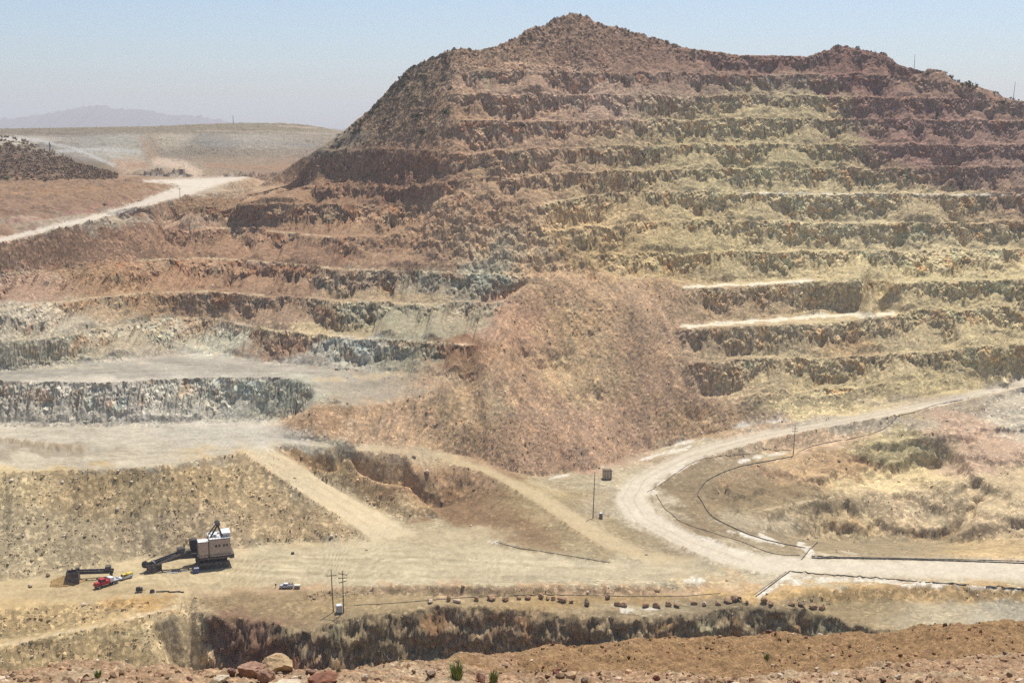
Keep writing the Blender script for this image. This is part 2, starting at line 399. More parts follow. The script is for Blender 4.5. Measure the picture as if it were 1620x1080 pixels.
# ------------------------------------------------------------------ rows packed where the ground is steep
ds = np.hypot(np.diff(YS)[:, None] * .55, np.diff(Z, axis=0) * 1.0)
wgt = np.interp(YS[:-1], [50, 325, 335, 960, 1000, 2050, 2100, 4300], [.05, .05, 1, 1, .7, .6, .1, .1])[:, None]
ds = blur(ds * wgt, 10, 1)
S = np.vstack([np.zeros((1, NC)), np.cumsum(ds, axis=0)])
S /= S[-1:]
NV = int(1150 * QUAL)
q = np.linspace(0, 1, NV)
Yv = np.empty((NV, NC), np.float32); Zv = np.empty_like(Yv); Fv = np.empty_like(Yv); Tv = np.empty_like(Yv); Bv = np.empty_like(Yv)
for c in range(NC):
    yy = np.interp(q, S[:, c], YS)
    Yv[:, c] = yy
    Zv[:, c] = np.interp(yy, YS, Z[:, c]); Fv[:, c] = np.interp(yy, YS, FACE[:, c]); Tv[:, c] = np.interp(yy, YS, TAL[:, c]); Bv[:, c] = np.interp(yy, YS, M[:, c])
Xv = TS[None, :].astype(np.float32) * Yv
Uv, Vv = proj(Xv, Yv, Zv)
print('grid', round(time.time() - T0, 1), Xv.shape)

# ------------------------------------------------------------------ what the ground is made of
def lin(c):
    c = np.asarray(c, float) / 255.0
    return np.where(c <= .04045, c / 12.92, ((c + .055) / 1.055) ** 2.4)

# local rock and soil colours (u, v, spread u, spread v, colour as an even daylight swatch, slope or flat)
ZN = [
 # hill, upper slopes
 (905, 40, 90, 40, (140, 108, 88), 's'), (800, 90, 70, 30, (152, 118, 92), 's'), (1000, 95, 120, 25, (146, 110, 92), 's'), (1180, 105, 90, 22, (146, 106, 92), 's'), (1350, 95, 80, 25, (138, 98, 86), 's'), (1500, 130, 80, 25, (152, 116, 98), 's'), (1600, 160, 60, 30, (158, 124, 106), 's'),
 (640, 150, 45, 45, (122, 100, 76), 's'), (600, 200, 60, 30, (134, 106, 80), 's'), (520, 260, 80, 30, (146, 108, 80), 's'), (700, 200, 60, 40, (158, 120, 90), 's'), (640, 270, 70, 40, (140, 98, 74), 's'),
 (850, 130, 90, 25, (160, 126, 104), 's'), (850, 200, 90, 30, (156, 122, 98), 's'), (960, 160, 60, 25, (160, 130, 112), 's'), (850, 265, 80, 30, (160, 128, 98), 's'), (760, 330, 80, 40, (156, 122, 92), 's'),
 (1100, 135, 60, 18, (160, 128, 110), 's'), (1180, 140, 50, 16, (156, 136, 106), 's'), (1260, 135, 40, 14, (160, 140, 118), 's'), (1350, 135, 45, 14, (142, 100, 90), 's'), (1060, 175, 50, 18, (172, 150, 116), 's'), (1150, 185, 60, 22, (182, 160, 116), 's'), (1250, 165, 60, 18, (178, 158, 116), 's'), (1310, 205, 35, 18, (172, 150, 112), 's'),
 (1420, 175, 60, 24, (148, 108, 96), 's'), (1520, 190, 70, 28, (150, 112, 100), 's'), (1440, 235, 70, 26, (150, 110, 98), 's'), (1560, 240, 80, 26, (150, 114, 102), 's'), (1530, 280, 80, 14, (152, 120, 102), 's'), (1390, 275, 50, 14, (164, 140, 104), 's'),
 (1130, 235, 80, 24, (182, 162, 116), 's'), (1250, 250, 80, 26, (182, 164, 118), 's'), (1320, 230, 40, 20, (166, 146, 104), 's'), (1000, 235, 60, 20, (168, 144, 108), 's'), (1000, 290, 80, 20, (170, 144, 104), 's'), (1150, 290, 90, 18, (184, 166, 120), 's'), (1350, 300, 90, 14, (186, 166, 122), 's'),
 (950, 350, 80, 25, (172, 144, 100), 's'), (1150, 340, 90, 25, (180, 158, 112), 's'), (1330, 340, 90, 25, (180, 162, 122), 's'), (1500, 340, 90, 22, (176, 152, 112), 's'), (1610, 330, 40, 25, (150, 118, 92), 's'),
 (980, 400, 60, 22, (166, 138, 92), 's'), (1100, 395, 70, 22, (182, 160, 110), 's'), (1250, 385, 90, 22, (184, 164, 118), 's'), (1430, 385, 90, 22, (182, 164, 122), 's'), (1580, 390, 70, 22, (180, 160, 118), 's'),
 (1050, 430, 70, 14, (172, 146, 100), 's'), (1230, 430, 90, 18, (178, 158, 114), 's'), (1450, 430, 100, 18, (180, 162, 118), 's'), (1170, 480, 70, 20, (164, 136, 102), 's'), (1330, 480, 90, 18, (174, 152, 112), 's'), (1500, 470, 90, 20, (180, 160, 114), 's'), (1600, 500, 60, 30, (178, 158, 114), 's'),
 (1130, 545, 50, 24, (162, 138, 106), 's'), (1250, 540, 70, 24, (172, 152, 116), 's'), (1340, 550, 40, 14, (168, 132, 88), 's'), (1430, 545, 70, 28, (170, 150, 112), 's'), (1560, 560, 70, 28, (176, 156, 112), 's'), (1200, 605, 60, 22, (172, 150, 112), 's'), (1320, 600, 70, 26, (174, 154, 112), 's'), (1430, 615, 70, 16, (178, 158, 112), 's'), (1300, 642, 80, 8, (180, 160, 116), 's'),
 # the great spoil slope in the middle
 (780, 380, 60, 24, (164, 138, 108), 's'), (790, 395, 25, 18, (170, 158, 130), 's'), (880, 450, 50, 28, (164, 132, 98), 's'), (1010, 470, 60, 24, (164, 134, 106), 's'), (920, 500, 50, 26, (158, 132, 92), 's'), (1030, 540, 60, 36, (158, 128, 102), 's'), (820, 505, 34, 30, (154, 114, 92), 's'), (850, 570, 40, 18, (148, 118, 88), 's'), (920, 590, 44, 34, (166, 144, 104), 's'), (785, 640, 18, 24, (186, 160, 124), 's'), (840, 640, 36, 40, (152, 120, 96), 's'), (930, 690, 70, 34, (150, 118, 98), 's'), (1060, 620, 60, 40, (156, 126, 102), 's'), (1100, 655, 40, 18, (166, 138, 98), 's'), (1150, 640, 40, 22, (162, 134, 104), 's'), (720, 660, 40, 40, (158, 134, 98), 's'), (690, 600, 34, 20, (168, 138, 108), 's'), (640, 670, 70, 22, (158, 130, 102), 's'), (500, 665, 40, 18, (150, 116, 84), 's'), (780, 700, 40, 20, (146, 116, 90), 's'),
 # walls in the west
 (150, 300, 120, 14, (172, 132, 102), 'm'), (60, 335, 80, 20, (166, 126, 102), 'm'), (320, 325, 40, 10, (140, 106, 76), 's'), (480, 335, 100, 14, (148, 112, 82), 's'), (620, 350, 60, 16, (154, 118, 88), 's'), (250, 360, 60, 16, (160, 118, 92), 's'), (80, 400, 90, 16, (156, 118, 92), 's'), (360, 385, 90, 20, (150, 112, 84), 's'), (500, 395, 60, 20, (146, 108, 82), 's'), (640, 400, 70, 18, (156, 120, 92), 's'),
 (40, 445, 70, 16, (158, 124, 104), 's'), (150, 440, 60, 16, (148, 112, 78), 's'), (300, 430, 70, 18, (154, 114, 84), 's'), (430, 440, 60, 20, (148, 112, 86), 's'), (560, 445, 50, 14, (150, 126, 102), 's'), (690, 450, 50, 14, (148, 136, 116), 's'), (770, 445, 34, 16, (138, 134, 116), 's'), (610, 470, 60, 8, (166, 140, 106), 's'),
 (50, 515, 70, 18, (168, 156, 138), 's'), (170, 490, 50, 14, (162, 136, 106), 's'), (230, 480, 40, 12, (166, 128, 90), 's'), (330, 482, 60, 12, (156, 122, 94), 's'), (440, 495, 50, 16, (150, 120, 96), 's'), (600, 500, 70, 14, (146, 138, 114), 's'), (730, 500, 40, 14, (152, 138, 114), 's'), (510, 522, 60, 6, (172, 150, 112), 's'),
 (50, 560, 80, 18, (170, 160, 136), 's'), (180, 540, 40, 14, (158, 140, 116), 's'), (250, 525, 50, 14, (172, 162, 140), 's'), (310, 520, 30, 10, (156, 122, 92), 's'), (350, 540, 40, 16, (172, 168, 150), 's'), (430, 550, 40, 14, (152, 118, 92), 's'), (560, 560, 40, 18, (166, 162, 150), 's'), (640, 565, 40, 18, (144, 138, 116), 's'), (720, 570, 30, 18, (134, 96, 66), 's'), (225, 558, 36, 8, (164, 152, 136), 's'),
 # grey face and second floor
 (60, 640, 90, 22, (158, 150, 138), 's'), (200, 635, 80, 22, (162, 155, 145), 's'), (320, 630, 60, 22, (162, 158, 146), 's'), (450, 625, 40, 22, (150, 150, 134), 's'), (140, 600, 60, 6, (178, 168, 156), 's'),
 (80, 590, 90, 10, (192, 186, 176), 'f'), (280, 582, 100, 14, (206, 198, 188), 'f'), (450, 580, 90, 12, (206, 196, 184), 'f'), (600, 610, 70, 16, (204, 190, 170), 'f'),
 (120, 690, 140, 14, (206, 194, 176), 'f'), (330, 685, 90, 14, (206, 198, 186), 'f'), (420, 690, 50, 14, (206, 198, 188), 'f'), (60, 712, 70, 7, (178, 162, 140), 'f'), (150, 730, 150, 8, (208, 196, 176), 'f'), (360, 705, 80, 6, (206, 194, 172), 'f'), (500, 705, 50, 5, (204, 190, 166), 'f'),
 # dump face
 (40, 770, 60, 24, (168, 146, 106), 's'), (150, 780, 60, 30, (152, 126, 86), 's'), (60, 850, 80, 40, (156, 138, 106), 's'), (220, 790, 50, 30, (168, 144, 102), 's'), (220, 840, 60, 30, (160, 140, 110), 's'), (320, 770, 40, 30, (158, 132, 92), 's'), (380, 760, 40, 30, (168, 142, 102), 's'), (330, 840, 60, 24, (166, 142, 108), 's'), (470, 830, 60, 22, (164, 138, 100), 's'),
 # knob, tracks
 (500, 770, 40, 14, (214, 192, 152), 'f'), (590, 820, 30, 14, (212, 194, 158), 'f'), (480, 735, 30, 12, (146, 112, 72), 's'), (560, 755, 40, 16, (156, 128, 88), 's'), (620, 720, 60, 6, (196, 178, 150), 'f'), (690, 775, 50, 14, (140, 108, 74), 's'), (745, 785, 50, 22, (142, 108, 76), 'm'), (800, 812, 40, 18, (146, 113, 80), 'm'), (860, 846, 40, 16, (150, 119, 86), 'm'), (840, 790, 50, 20, (196, 170, 122), 'f'), (930, 845, 50, 20, (198, 174, 130), 'f'), (610, 797, 30, 10, (160, 134, 96), 's'), (900, 790, 24, 16, (172, 150, 112), 'f'), (900, 765, 40, 10, (204, 186, 152), 'f'), (960, 800, 40, 20, (192, 172, 142), 'f'), (1000, 850, 60, 16, (164, 142, 106), 'f'), (1080, 875, 40, 10, (176, 150, 116), 'f'),
 # floor
 (250, 900, 120, 16, (214, 190, 146), 'f'), (100, 930, 90, 12, (208, 180, 132), 'f'), (450, 885, 120, 20, (212, 194, 158), 'f'), (650, 890, 140, 24, (212, 195, 160), 'f'), (850, 900, 120, 16, (210, 193, 160), 'f'), (700, 850, 60, 12, (200, 180, 144), 'f'), (1050, 905, 90, 12, (208, 190, 158), 'f'), (800, 932, 250, 5, (158, 128, 96), 's'), (1120, 915, 30, 8, (172, 146, 108), 's'),
 (60, 980, 100, 16, (166, 138, 92), 's'), (220, 955, 40, 8, (160, 122, 66), 's'), (100, 1002, 100, 5, (204, 178, 124), 'f'), (100, 1040, 120, 22, (160, 134, 90), 's'), (280, 1010, 30, 40, (172, 150, 112), 's'), (450, 960, 70, 16, (176, 146, 104), 'f'), (520, 960, 30, 10, (190, 160, 110), 'f'),
 (700, 950, 90, 9, (192, 164, 118), 'f'), (900, 955, 90, 9, (190, 154, 98), 'f'), (1000, 962, 70, 6, (196, 178, 144), 'f'), (1150, 962, 90, 6, (160, 138, 104), 'f'), (1350, 965, 60, 12, (182, 156, 112), 'f'), (1500, 965, 80, 10, (196, 178, 146), 'f'), (1600, 965, 60, 12, (192, 182, 162), 'f'), (1300, 940, 80, 7, (162, 130, 80), 's'), (1520, 940, 120, 8, (154, 124, 80), 's'),
 (400, 1010, 60, 26, (112, 80, 62), 's'), (560, 1000, 80, 20, (124, 106, 78), 's'), (760, 1000, 100, 26, (128, 104, 76), 's'), (980, 995, 100, 16, (126, 106, 78), 's'), (1180, 985, 100, 10, (134, 116, 86), 's'),
 # road and spur on the east side
 (1500, 635, 120, 8, (212, 190, 164), 'f'), (1300, 672, 90, 7, (214, 194, 168), 'f'), (1130, 710, 70, 10, (212, 194, 164), 'f'), (1010, 760, 30, 20, (212, 196, 164), 'f'), (1010, 815, 30, 20, (216, 202, 176), 'f'), (1100, 862, 60, 12, (214, 198, 168), 'f'), (1250, 892, 120, 8, (214, 198, 168), 'f'), (1500, 900, 150, 8, (212, 194, 160), 'f'),
 (1100, 765, 40, 24, (166, 142, 108), 'f'), (1170, 745, 60, 14, (178, 154, 120), 'f'), (1300, 695, 70, 8, (172, 142, 112), 's'), (1200, 775, 60, 18, (160, 134, 98), 'f'), (1270, 745, 50, 16, (164, 132, 94), 's'), (1330, 735, 40, 18, (152, 120, 84), 's'), (1430, 710, 60, 16, (156, 142, 100), 's'), (1400, 760, 60, 14, (178, 156, 112), 's'), (1300, 800, 90, 12, (180, 156, 118), 'f'), (1320, 825, 70, 14, (166, 142, 104), 's'), (1440, 800, 60, 24, (168, 144, 112), 's'), (1540, 700, 40, 30, (164, 134, 112), 's'), (1600, 650, 34, 24, (164, 154, 138), 's'), (1560, 790, 60, 26, (168, 146, 112), 's'), (1580, 835, 50, 14, (156, 134, 104), 's'), (1450, 862, 150, 12, (178, 156, 120), 'f'), (1220, 830, 50, 12, (196, 178, 150), 'f'), (1160, 845, 60, 12, (162, 138, 104), 'f'), (1560, 865, 60, 12, (178, 148, 100), 's'),
 # saddle, mesa
 (150, 350, 120, 8, (224, 208, 182), 'f'), (320, 295, 50, 8, (222, 204, 180), 'f'), (60, 245, 60, 22, (118, 92, 74), 'm'), (150, 268, 30, 8, (112, 96, 72), 's'), (270, 266, 40, 8, (206, 180, 152), 'f'), (390, 262, 70, 10, (172, 142, 112), 'm'), (200, 262, 20, 8, (166, 134, 108), 's'), (390, 295, 40, 8, (170, 136, 104), 's'),
 (60, 206, 120, 4, (134, 118, 92), 'm'), (250, 205, 120, 4, (138, 122, 96), 'm'), (420, 202, 100, 5, (142, 126, 98), 'm'), (540, 212, 40, 8, (160, 150, 130), 'm'),
 (40, 222, 50, 5, (190, 184, 172), 'm'), (90, 236, 40, 8, (172, 168, 158), 'm'), (150, 225, 40, 6, (150, 146, 136), 'm'), (150, 242, 40, 8, (184, 178, 168), 'm'), (205, 222, 20, 8, (156, 150, 138), 'm'), (215, 238, 16, 10, (176, 168, 152), 'm'), (238, 235, 12, 16, (170, 142, 112), 'm'), (270, 225, 24, 10, (166, 152, 132), 'm'), (300, 240, 30, 8, (150, 132, 108), 'm'), (340, 226, 30, 8, (148, 142, 132), 'm'), (350, 244, 30, 8, (152, 130, 104), 'm'), (400, 225, 40, 8, (162, 152, 138), 'm'), (460, 228, 40, 10, (170, 162, 148), 'm'), (430, 246, 50, 8, (160, 142, 118), 'm'), (520, 236, 40, 14, (164, 154, 136), 'm'),
]
ZA = np.array([[a, b, c, d] for a, b, c, d, *_ in ZN], np.float32)
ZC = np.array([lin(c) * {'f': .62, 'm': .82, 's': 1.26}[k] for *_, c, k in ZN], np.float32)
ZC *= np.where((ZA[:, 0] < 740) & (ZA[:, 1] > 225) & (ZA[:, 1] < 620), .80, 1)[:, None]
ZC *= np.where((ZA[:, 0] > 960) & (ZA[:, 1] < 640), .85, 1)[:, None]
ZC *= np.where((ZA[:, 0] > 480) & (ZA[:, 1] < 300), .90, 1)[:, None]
ZC = ZC + .32 * (ZC.mean(1, keepdims=True) * np.array([1.17, 1.0, .77]) - ZC)
ZC *= np.array([.99, .985, .915])

def zone_colour(u, v):
    acc = np.zeros(u.shape + (3,), np.float32); wsum = np.full(u.shape, 1e-6, np.float32)
    for (a, b, c, d), col in zip(ZA, ZC):
        m = (np.abs(u - a) < 3.2 * c) & (np.abs(v - b) < 3.2 * d)
        if not m.any():
            continue
        w = np.exp(-((u[m] - a) / c) ** 2 - ((v[m] - b) / d) ** 2) + 1e-9
        acc[m] += w[:, None] * col
        wsum[m] += w
    far = wsum < 1e-5
    acc[far] += np.array([.30, .22, .15], np.float32) * 1e-4; wsum[far] += 1e-4
    return acc / wsum[..., None]

p1 = Xv + .35 * Yv
wf_ = np.minimum(1, (850 / np.maximum(Yv, 1)) ** 1.6).astype(np.float32)
zu = Uv + wf_ * 10 * nz('soft', p1 / 22, Zv / 22 + Yv / 30) + wf_ * 5 * nz('rough', p1 / 7, Zv / 7 + Yv / 9)
zv = Vv + wf_ * 4.0 * nz('soft', p1 / 18 + 3, Zv / 18 + Yv / 26)
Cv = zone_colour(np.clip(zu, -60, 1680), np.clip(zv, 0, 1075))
print('zones', round(time.time() - T0, 1))

slope = np.abs(np.gradient(Zv, axis=0)) / (np.abs(np.gradient(Yv, axis=0)) + 1e-3)
SL = smooth(slope, .18, .5)
FLAT = 1 - SL
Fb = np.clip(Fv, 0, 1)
PITW = ((Yv < 410) & (Uv > 300)).astype(np.float32)
near = (Yv < 1100).astype(np.float32)
# mottled tone of the rock and of the dust that has run down over it
tone = 1 + (.05 + .05 * Fb) * nz('rough', p1 / 9, Zv / 9 + Yv / 14) + .05 * nz('soft', p1 / 40, Zv / 30 + Yv / 40)
streak = nz('rough', (Xv - .25 * Zv) / 5.0, Zv / 60 + Yv / 90)
tone += .05 * streak * SL * (1 - Fb) * near
tone *= 1 + .26 * Fb * (1 - .8 * PITW) * near  # fill light painted into the colour of the shaded scarp faces
tone *= 1 + .05 * Tv
tone += FLAT * near * (.05 * nz('rough', Xv / 45 + Yv / 200, Yv / 4) + .03 * nz('soft', Xv / 20, Yv / 8) + .04 * nz('rough', Xv / 12, Yv / 1.6))
# runs of debris down the open scree and the dust streaks of the upper wall
sidel = np.interp(Vv, [400, 560, 740], [850, 805, 740])
rt_ = Uv > sidel
e1 = np.where(rt_, Uv * .75 - Vv * .66, Uv * .85 + Vv * .52); e2 = np.where(rt_, Uv * .66 + Vv * .75, -Uv * .52 + Vv * .85)
scr = smooth((1 - Bv), .3, .9) * SL * ((Uv > 560) & (Uv < 1260) & (Vv > 330) & (Vv < 770))
e1 = e1 + 3 * nz('soft', e1 / 20, e2 / 60)
stk = nz('rough', e1 / 7, e2 / 120)
scm = (scr * .45 * (Vv > 430))[..., None]
Cv = Cv * (1 - scm) + np.asarray(lin((166, 135, 104)) * 1.16, np.float32) * scm
Cv *= 1 + (scr * stk)[..., None] * np.array([.03, .0, -.05], np.float32)
tone += scr * (.15 * stk + .06 * nz('rough', e1 / 2.5, e2 / 40))
wallr = ((Uv > 800) & (Vv < 640) & (Vv > 90)) * Bv * (1 - Fb)
tone += wallr * .06 * nz('rough', e1 / 6, e2 / 70)
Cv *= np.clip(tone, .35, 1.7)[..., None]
# iron-red and grey-green patches in the scarps
r1 = smooth(nz('soft', p1 / 20 + 5, Zv / 16), .5, 1.4) * Fb * near
Cv *= 1 - r1[..., None] * np.array([.02, .18, .28], np.float32)
r2 = smooth(nz('soft', p1 / 24 + 15, Zv / 20 + 9), .7, 1.5) * Fb * near
Cv *= 1 + r2[..., None] * np.array([-.10, .0, .02], np.float32)
# pale dust runs
def dust(pts, w, col, amt, sv=1.0, br=.6):
    global Cv
    d = linedist(Uv, Vv, pts, sv) + wf_ * w * br * (.7 * nz('soft', Xv / 14, Yv / 14) + .25 * nz('rough', Xv / 5, Yv / 5))
    m = (1 - smooth(d, w * .35, w * 1.1)) * amt
    Cv = Cv * (1 - m[..., None]) + np.asarray(lin(col) * .74, np.float32) * m[..., None]
SALT = (232, 222, 202)
for pts, w in [([(1092, 706), (1060, 716), (1072, 702), (1112, 694)], 3), ([(1015, 727), (1050, 716)], 2), ([(1150, 676), (1205, 668), (1250, 664)], 3), ([(1030, 780), (1018, 770), (1050, 745), (1085, 730)], 5), ([(1040, 768), (1075, 742), (1100, 732)], 3), ([(1170, 729), (1200, 724)], 3.5), ([(1215, 720), (1240, 718)], 2),
               ([(1000, 808), (1020, 826)], 5), ([(1060, 834), (1100, 848), (1140, 864), (1190, 876)], 4), ([(1120, 855), (1165, 872)], 4), ([(1152, 840), (1200, 852), (1240, 862)], 3.5), ([(1205, 846), (1225, 858)], 5), ([(1265, 862), (1285, 872), (1275, 882)], 5),
               ([(1250, 908), (1300, 915), (1400, 919), (1500, 924)], 4), ([(1250, 914), (1262, 920)], 6), ([(1440, 922), (1620, 934)], 2.5), ([(1200, 942), (1225, 926), (1245, 910)], 5), ([(870, 757), (900, 750)], 2), ([(765, 855), (785, 858)], 2), ([(1085, 917), (1115, 917)], 4), ([(985, 964), (1040, 962)], 3)]:
    dust(pts, w, SALT, .8)
for pts, w in [([(1085, 454), (1200, 449), (1285, 444)], 3.5), ([(1080, 516), (1200, 508), (1290, 500), (1410, 497)], 4.5), ([(1180, 305), (1400, 308), (1620, 308)], 2.0)]:
    dust(pts, w * 1.3, (236, 224, 196), .9, 1.6)
for pts, w in [([(760, 115), (775, 135)], 7), ([(705, 180), (690, 200)], 4), ([(640, 590), (500, 600)], 5), ([(565, 720), (600, 722)], 3), ([(1208, 165), (1150, 170)], 4), ([(785, 640), (788, 655)], 9)]:
    dust(pts, w, (214, 190, 150), .55)
LEDGE = (216, 194, 156)
for pts, w, a in [([(0, 434), (70, 428)], 1.6, .8), ([(215, 412), (330, 408), (420, 415), (540, 425), (700, 430), (830, 432)], 1.5, .75), ([(0, 488), (160, 470), (240, 463)], 1.5, .6), ([(260, 462), (330, 461), (420, 467)], 1.4, .6), ([(540, 478), (680, 481), (785, 483)], 1.6, .75), ([(0, 540), (100, 531), (200, 513)], 1.4, .4), ([(285, 502), (345, 505)], 1.2, .6), ([(425, 522), (540, 532), (640, 540), (740, 545)], 1.7, .75), ([(285, 358), (400, 363), (540, 376)], 1.4, .6),
                  ([(860, 321), (960, 306), (1080, 303)], 1.4, .6), ([(1340, 780), (1200, 808)], 2, .6), ([(1350, 780), (1450, 745)], 1.8, .5), ([(1540, 812), (1620, 800)], 2, .5), ([(0, 1020), (150, 990), (285, 958)], 3.2, .7), ([(1620, 618), (1560, 640), (1520, 646)], 1.2, .4)]:
    dust(pts, w, LEDGE, a, 1.0, .35)
for pts, w, col, a in [([(0, 218), (60, 222), (120, 236), (180, 262)], 4, (196, 192, 184), .6), ([(90, 240), (150, 236), (220, 240)], 5, (190, 186, 176), .6), ([(250, 256), (290, 262), (310, 274)], 12, (212, 186, 158), .75), ([(222, 218), (245, 252)], 3, (176, 140, 108), .6), ([(236, 216), (256, 250)], 1.2, (120, 104, 88), .6), ([(330, 262), (420, 266), (520, 262)], 7, (166, 130, 98), .6), ([(205, 262), (232, 262)], 6, (166, 124, 96), .6),
                       ([(60, 208), (200, 212), (230, 212)], 2, (140, 132, 118), .5), ([(310, 207), (430, 208), (520, 212)], 1.4, (190, 176, 150), .5), ([(440, 199), (500, 203)], 1.5, (206, 184, 160), .6), ([(330, 228), (420, 226), (500, 230)], 5, (148, 142, 132), .5), ([(340, 242), (430, 246), (520, 240)], 4, (150, 134, 112), .4),
                       ([(0, 335), (60, 334), (110, 330)], 2, (120, 84, 60), .5), ([(0, 352), (80, 346), (190, 322)], 3, (176, 128, 112), .5), ([(150, 322), (200, 316), (260, 300)], 3, (168, 128, 110), .5), ([(120, 300), (200, 296), (270, 296)], 4, (166, 126, 88), .5), ([(20, 305), (120, 302)], 4, (176, 134, 94), .4)]:
    dust(pts, w, col, a, 1.3, .5)
for pts, w, col, a in [([(985, 430), (1040, 520), (1085, 600)], 3, (188, 164, 132), .35), ([(1015, 480), (1065, 555), (1120, 640)], 2.2, (190, 166, 132), .4), ([(960, 540), (1010, 610), (1060, 680)], 3, (182, 156, 118), .35), ([(905, 600), (950, 660), (985, 720)], 2.4, (184, 160, 122), .35), ([(865, 610), (905, 665), (930, 720)], 3, (142, 108, 86), .35), ([(820, 560), (860, 630), (890, 720)], 3, (144, 110, 88), .35),
                       ([(930, 500), (985, 570), (1010, 610)], 2.4, (176, 154, 112), .4), ([(690, 640), (715, 680), (735, 712)], 2.4, (196, 172, 122), .45), ([(712, 625), (745, 685), (765, 720)], 2.4, (190, 166, 118), .4), ([(740, 610), (765, 660), (790, 725)], 4, (140, 112, 86), .35), ([(1060, 640), (1100, 665), (1130, 690)], 3, (150, 120, 84), .4),
                       ([(1140, 172), (1170, 205), (1200, 232)], 3, (196, 178, 136), .5), ([(1190, 178), (1225, 225), (1260, 262)], 3.5, (194, 174, 130), .5), ([(1160, 280), (1190, 330), (1200, 400)], 3, (186, 170, 140), .45), ([(1345, 320), (1370, 380), (1390, 400)], 3.5, (186, 172, 142), .4), ([(1440, 490), (1480, 560), (1500, 590)], 2.6, (182, 164, 112), .45), ([(1400, 520), (1440, 590), (1460, 620)], 3, (180, 160, 116), .4), ([(1010, 290), (1050, 350), (1075, 400)], 3, (180, 156, 110), .4),
                       ([(800, 385), (785, 400), (770, 415)], 14, (176, 164, 138), .5), ([(1495, 660), (1530, 700), (1555, 745)], 2, (138, 104, 90), .4), ([(1510, 655), (1545, 700), (1570, 740)], 1.6, (138, 104, 90), .4)]:
    dust(pts, w, col, a, 1.0, .5)
ROADS = {'left': [(-430, 384), (0, 384), (100, 361), (200, 337), (268, 317), (300, 309), (350, 291), (392, 281), (392, 278.5), (330, 282), (230, 285), (222, 287), (285, 293), (268, 300), (200, 326), (100, 352), (0, 376), (-430, 376)],
         'main': [(1700, 582), (1620, 598), (1500, 628), (1400, 648), (1300, 666), (1200, 682), (1100, 708), (1030, 738), (985, 766), (972, 791), (990, 820), (1050, 854), (1120, 884), (1200, 905), (1620, 918), (2050, 925), (2050, 884), (1620, 886), (1300, 884), (1190, 876), (1110, 852), (1040, 812), (1022, 790), (1035, 765), (1080, 738), (1130, 716), (1200, 698), (1300, 677), (1400, 660), (1500, 640), (1620, 611), (1700, 596)],
         'ramp': [(383, 716), (440, 756), (515, 806), (585, 856), (660, 845), (580, 796), (500, 750), (436, 711)],
         'track': [(560, 712), (640, 717), (700, 730), (760, 746), (800, 766), (860, 803), (900, 832), (960, 869), (1040, 893), (1110, 886), (1020, 870), (955, 838), (880, 790), (770, 738), (700, 722), (640, 709), (560, 705)]}
zr = 2.0 * nz('rough', Xv / 5, Yv / 7)
RD = np.zeros(Uv.shape, bool)
for k, poly in ROADS.items():
    m = inpoly(Uv + zr, Vv + zr * .6, poly) & (Yv > 340)
    RD |= m
    mm = blur(blur(m.astype(np.float32), 1, 0), 1, 1) * (.85 if k != 'track' else .8)
    rc = {'left': (230, 216, 194), 'main': (226, 212, 188), 'ramp': (224, 204, 166), 'track': (212, 190, 150)}[k]
    Cv = Cv * (1 - mm[..., None]) + np.asarray(lin(rc) * .68, np.float32) * mm[..., None] * (1 + .05 * nz('rough', Xv / 9, Yv / 9))[..., None]
# wheel tracks on the roads and floors
for pts, w, a in [([(1600, 607), (1400, 654), (1200, 691), (1090, 722), (1020, 758), (1002, 790), (1020, 820), (1090, 856), (1180, 888)], 1.6, .25), ([(1600, 603), (1400, 650), (1200, 686), (1080, 716), (1000, 760), (984, 790), (1004, 820), (1080, 860)], 1.4, .2),
                  ([(400, 716), (480, 764), (560, 815), (615, 856)], 1.5, .25), ([(418, 714), (500, 764), (590, 818), (640, 845)], 1.5, .2), ([(440, 880), (520, 877), (600, 872), (680, 868)], .9, .3), ([(365, 888), (440, 882), (600, 884), (760, 874)], .8, .25),
                  ([(60, 736), (250, 722), (380, 708)], 1.6, .2), ([(200, 700), (400, 690)], 1.4, .15), ([(0, 952), (150, 938), (300, 925), (480, 915)], 1.5, .2), ([(150, 590), (300, 585), (500, 590)], 1.5, .2), ([(300, 930), (500, 915), (700, 912), (1000, 912), (1150, 900)], 1.3, .15)]:
    d = linedist(Uv, Vv, pts)
    m = (1 - smooth(d, w * .4, w * 1.2)) * a
    Cv *= (1 - m[..., None] * np.array([.55, .62, .75], np.float32))
for k in range(26):
    a0 = rng.uniform(120, 640); b0 = np.interp(a0, [0, 240, 480, 650], [925, 893, 868, 858]) + rng.uniform(2, 14)
    a1 = a0 + rng.uniform(150, 520); b1 = min(926, b0 + (a1 - a0) * rng.uniform(.0, .07) + 8)
    am = (a0 + a1) / 2; bm_ = (b0 + b1) / 2 + rng.uniform(-7, 5)
    pts = [(a0 + (a1 - a0) * f, b0 * (1 - f) ** 2 + 2 * f * (1 - f) * bm_ + b1 * f * f) for f in np.linspace(0, 1, 7)]
    d = linedist(Uv, Vv, pts); m = (1 - smooth(d, .4, 1.1)) * rng.uniform(.08, .24) * FLAT * (Yv < 480)
    Cv *= 1 + (rng.choice([-1, -1, 1]) * m)[..., None] * np.array([.8, .85, .95], np.float32)
# darker ragged bands along bench lips and the foot of the road banks
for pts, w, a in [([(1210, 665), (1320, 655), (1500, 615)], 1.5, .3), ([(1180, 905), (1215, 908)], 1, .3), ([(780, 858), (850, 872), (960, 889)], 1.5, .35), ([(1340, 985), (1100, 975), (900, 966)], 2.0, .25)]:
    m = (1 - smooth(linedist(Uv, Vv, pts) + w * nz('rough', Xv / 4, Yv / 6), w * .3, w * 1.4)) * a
    Cv *= (1 - m[..., None])

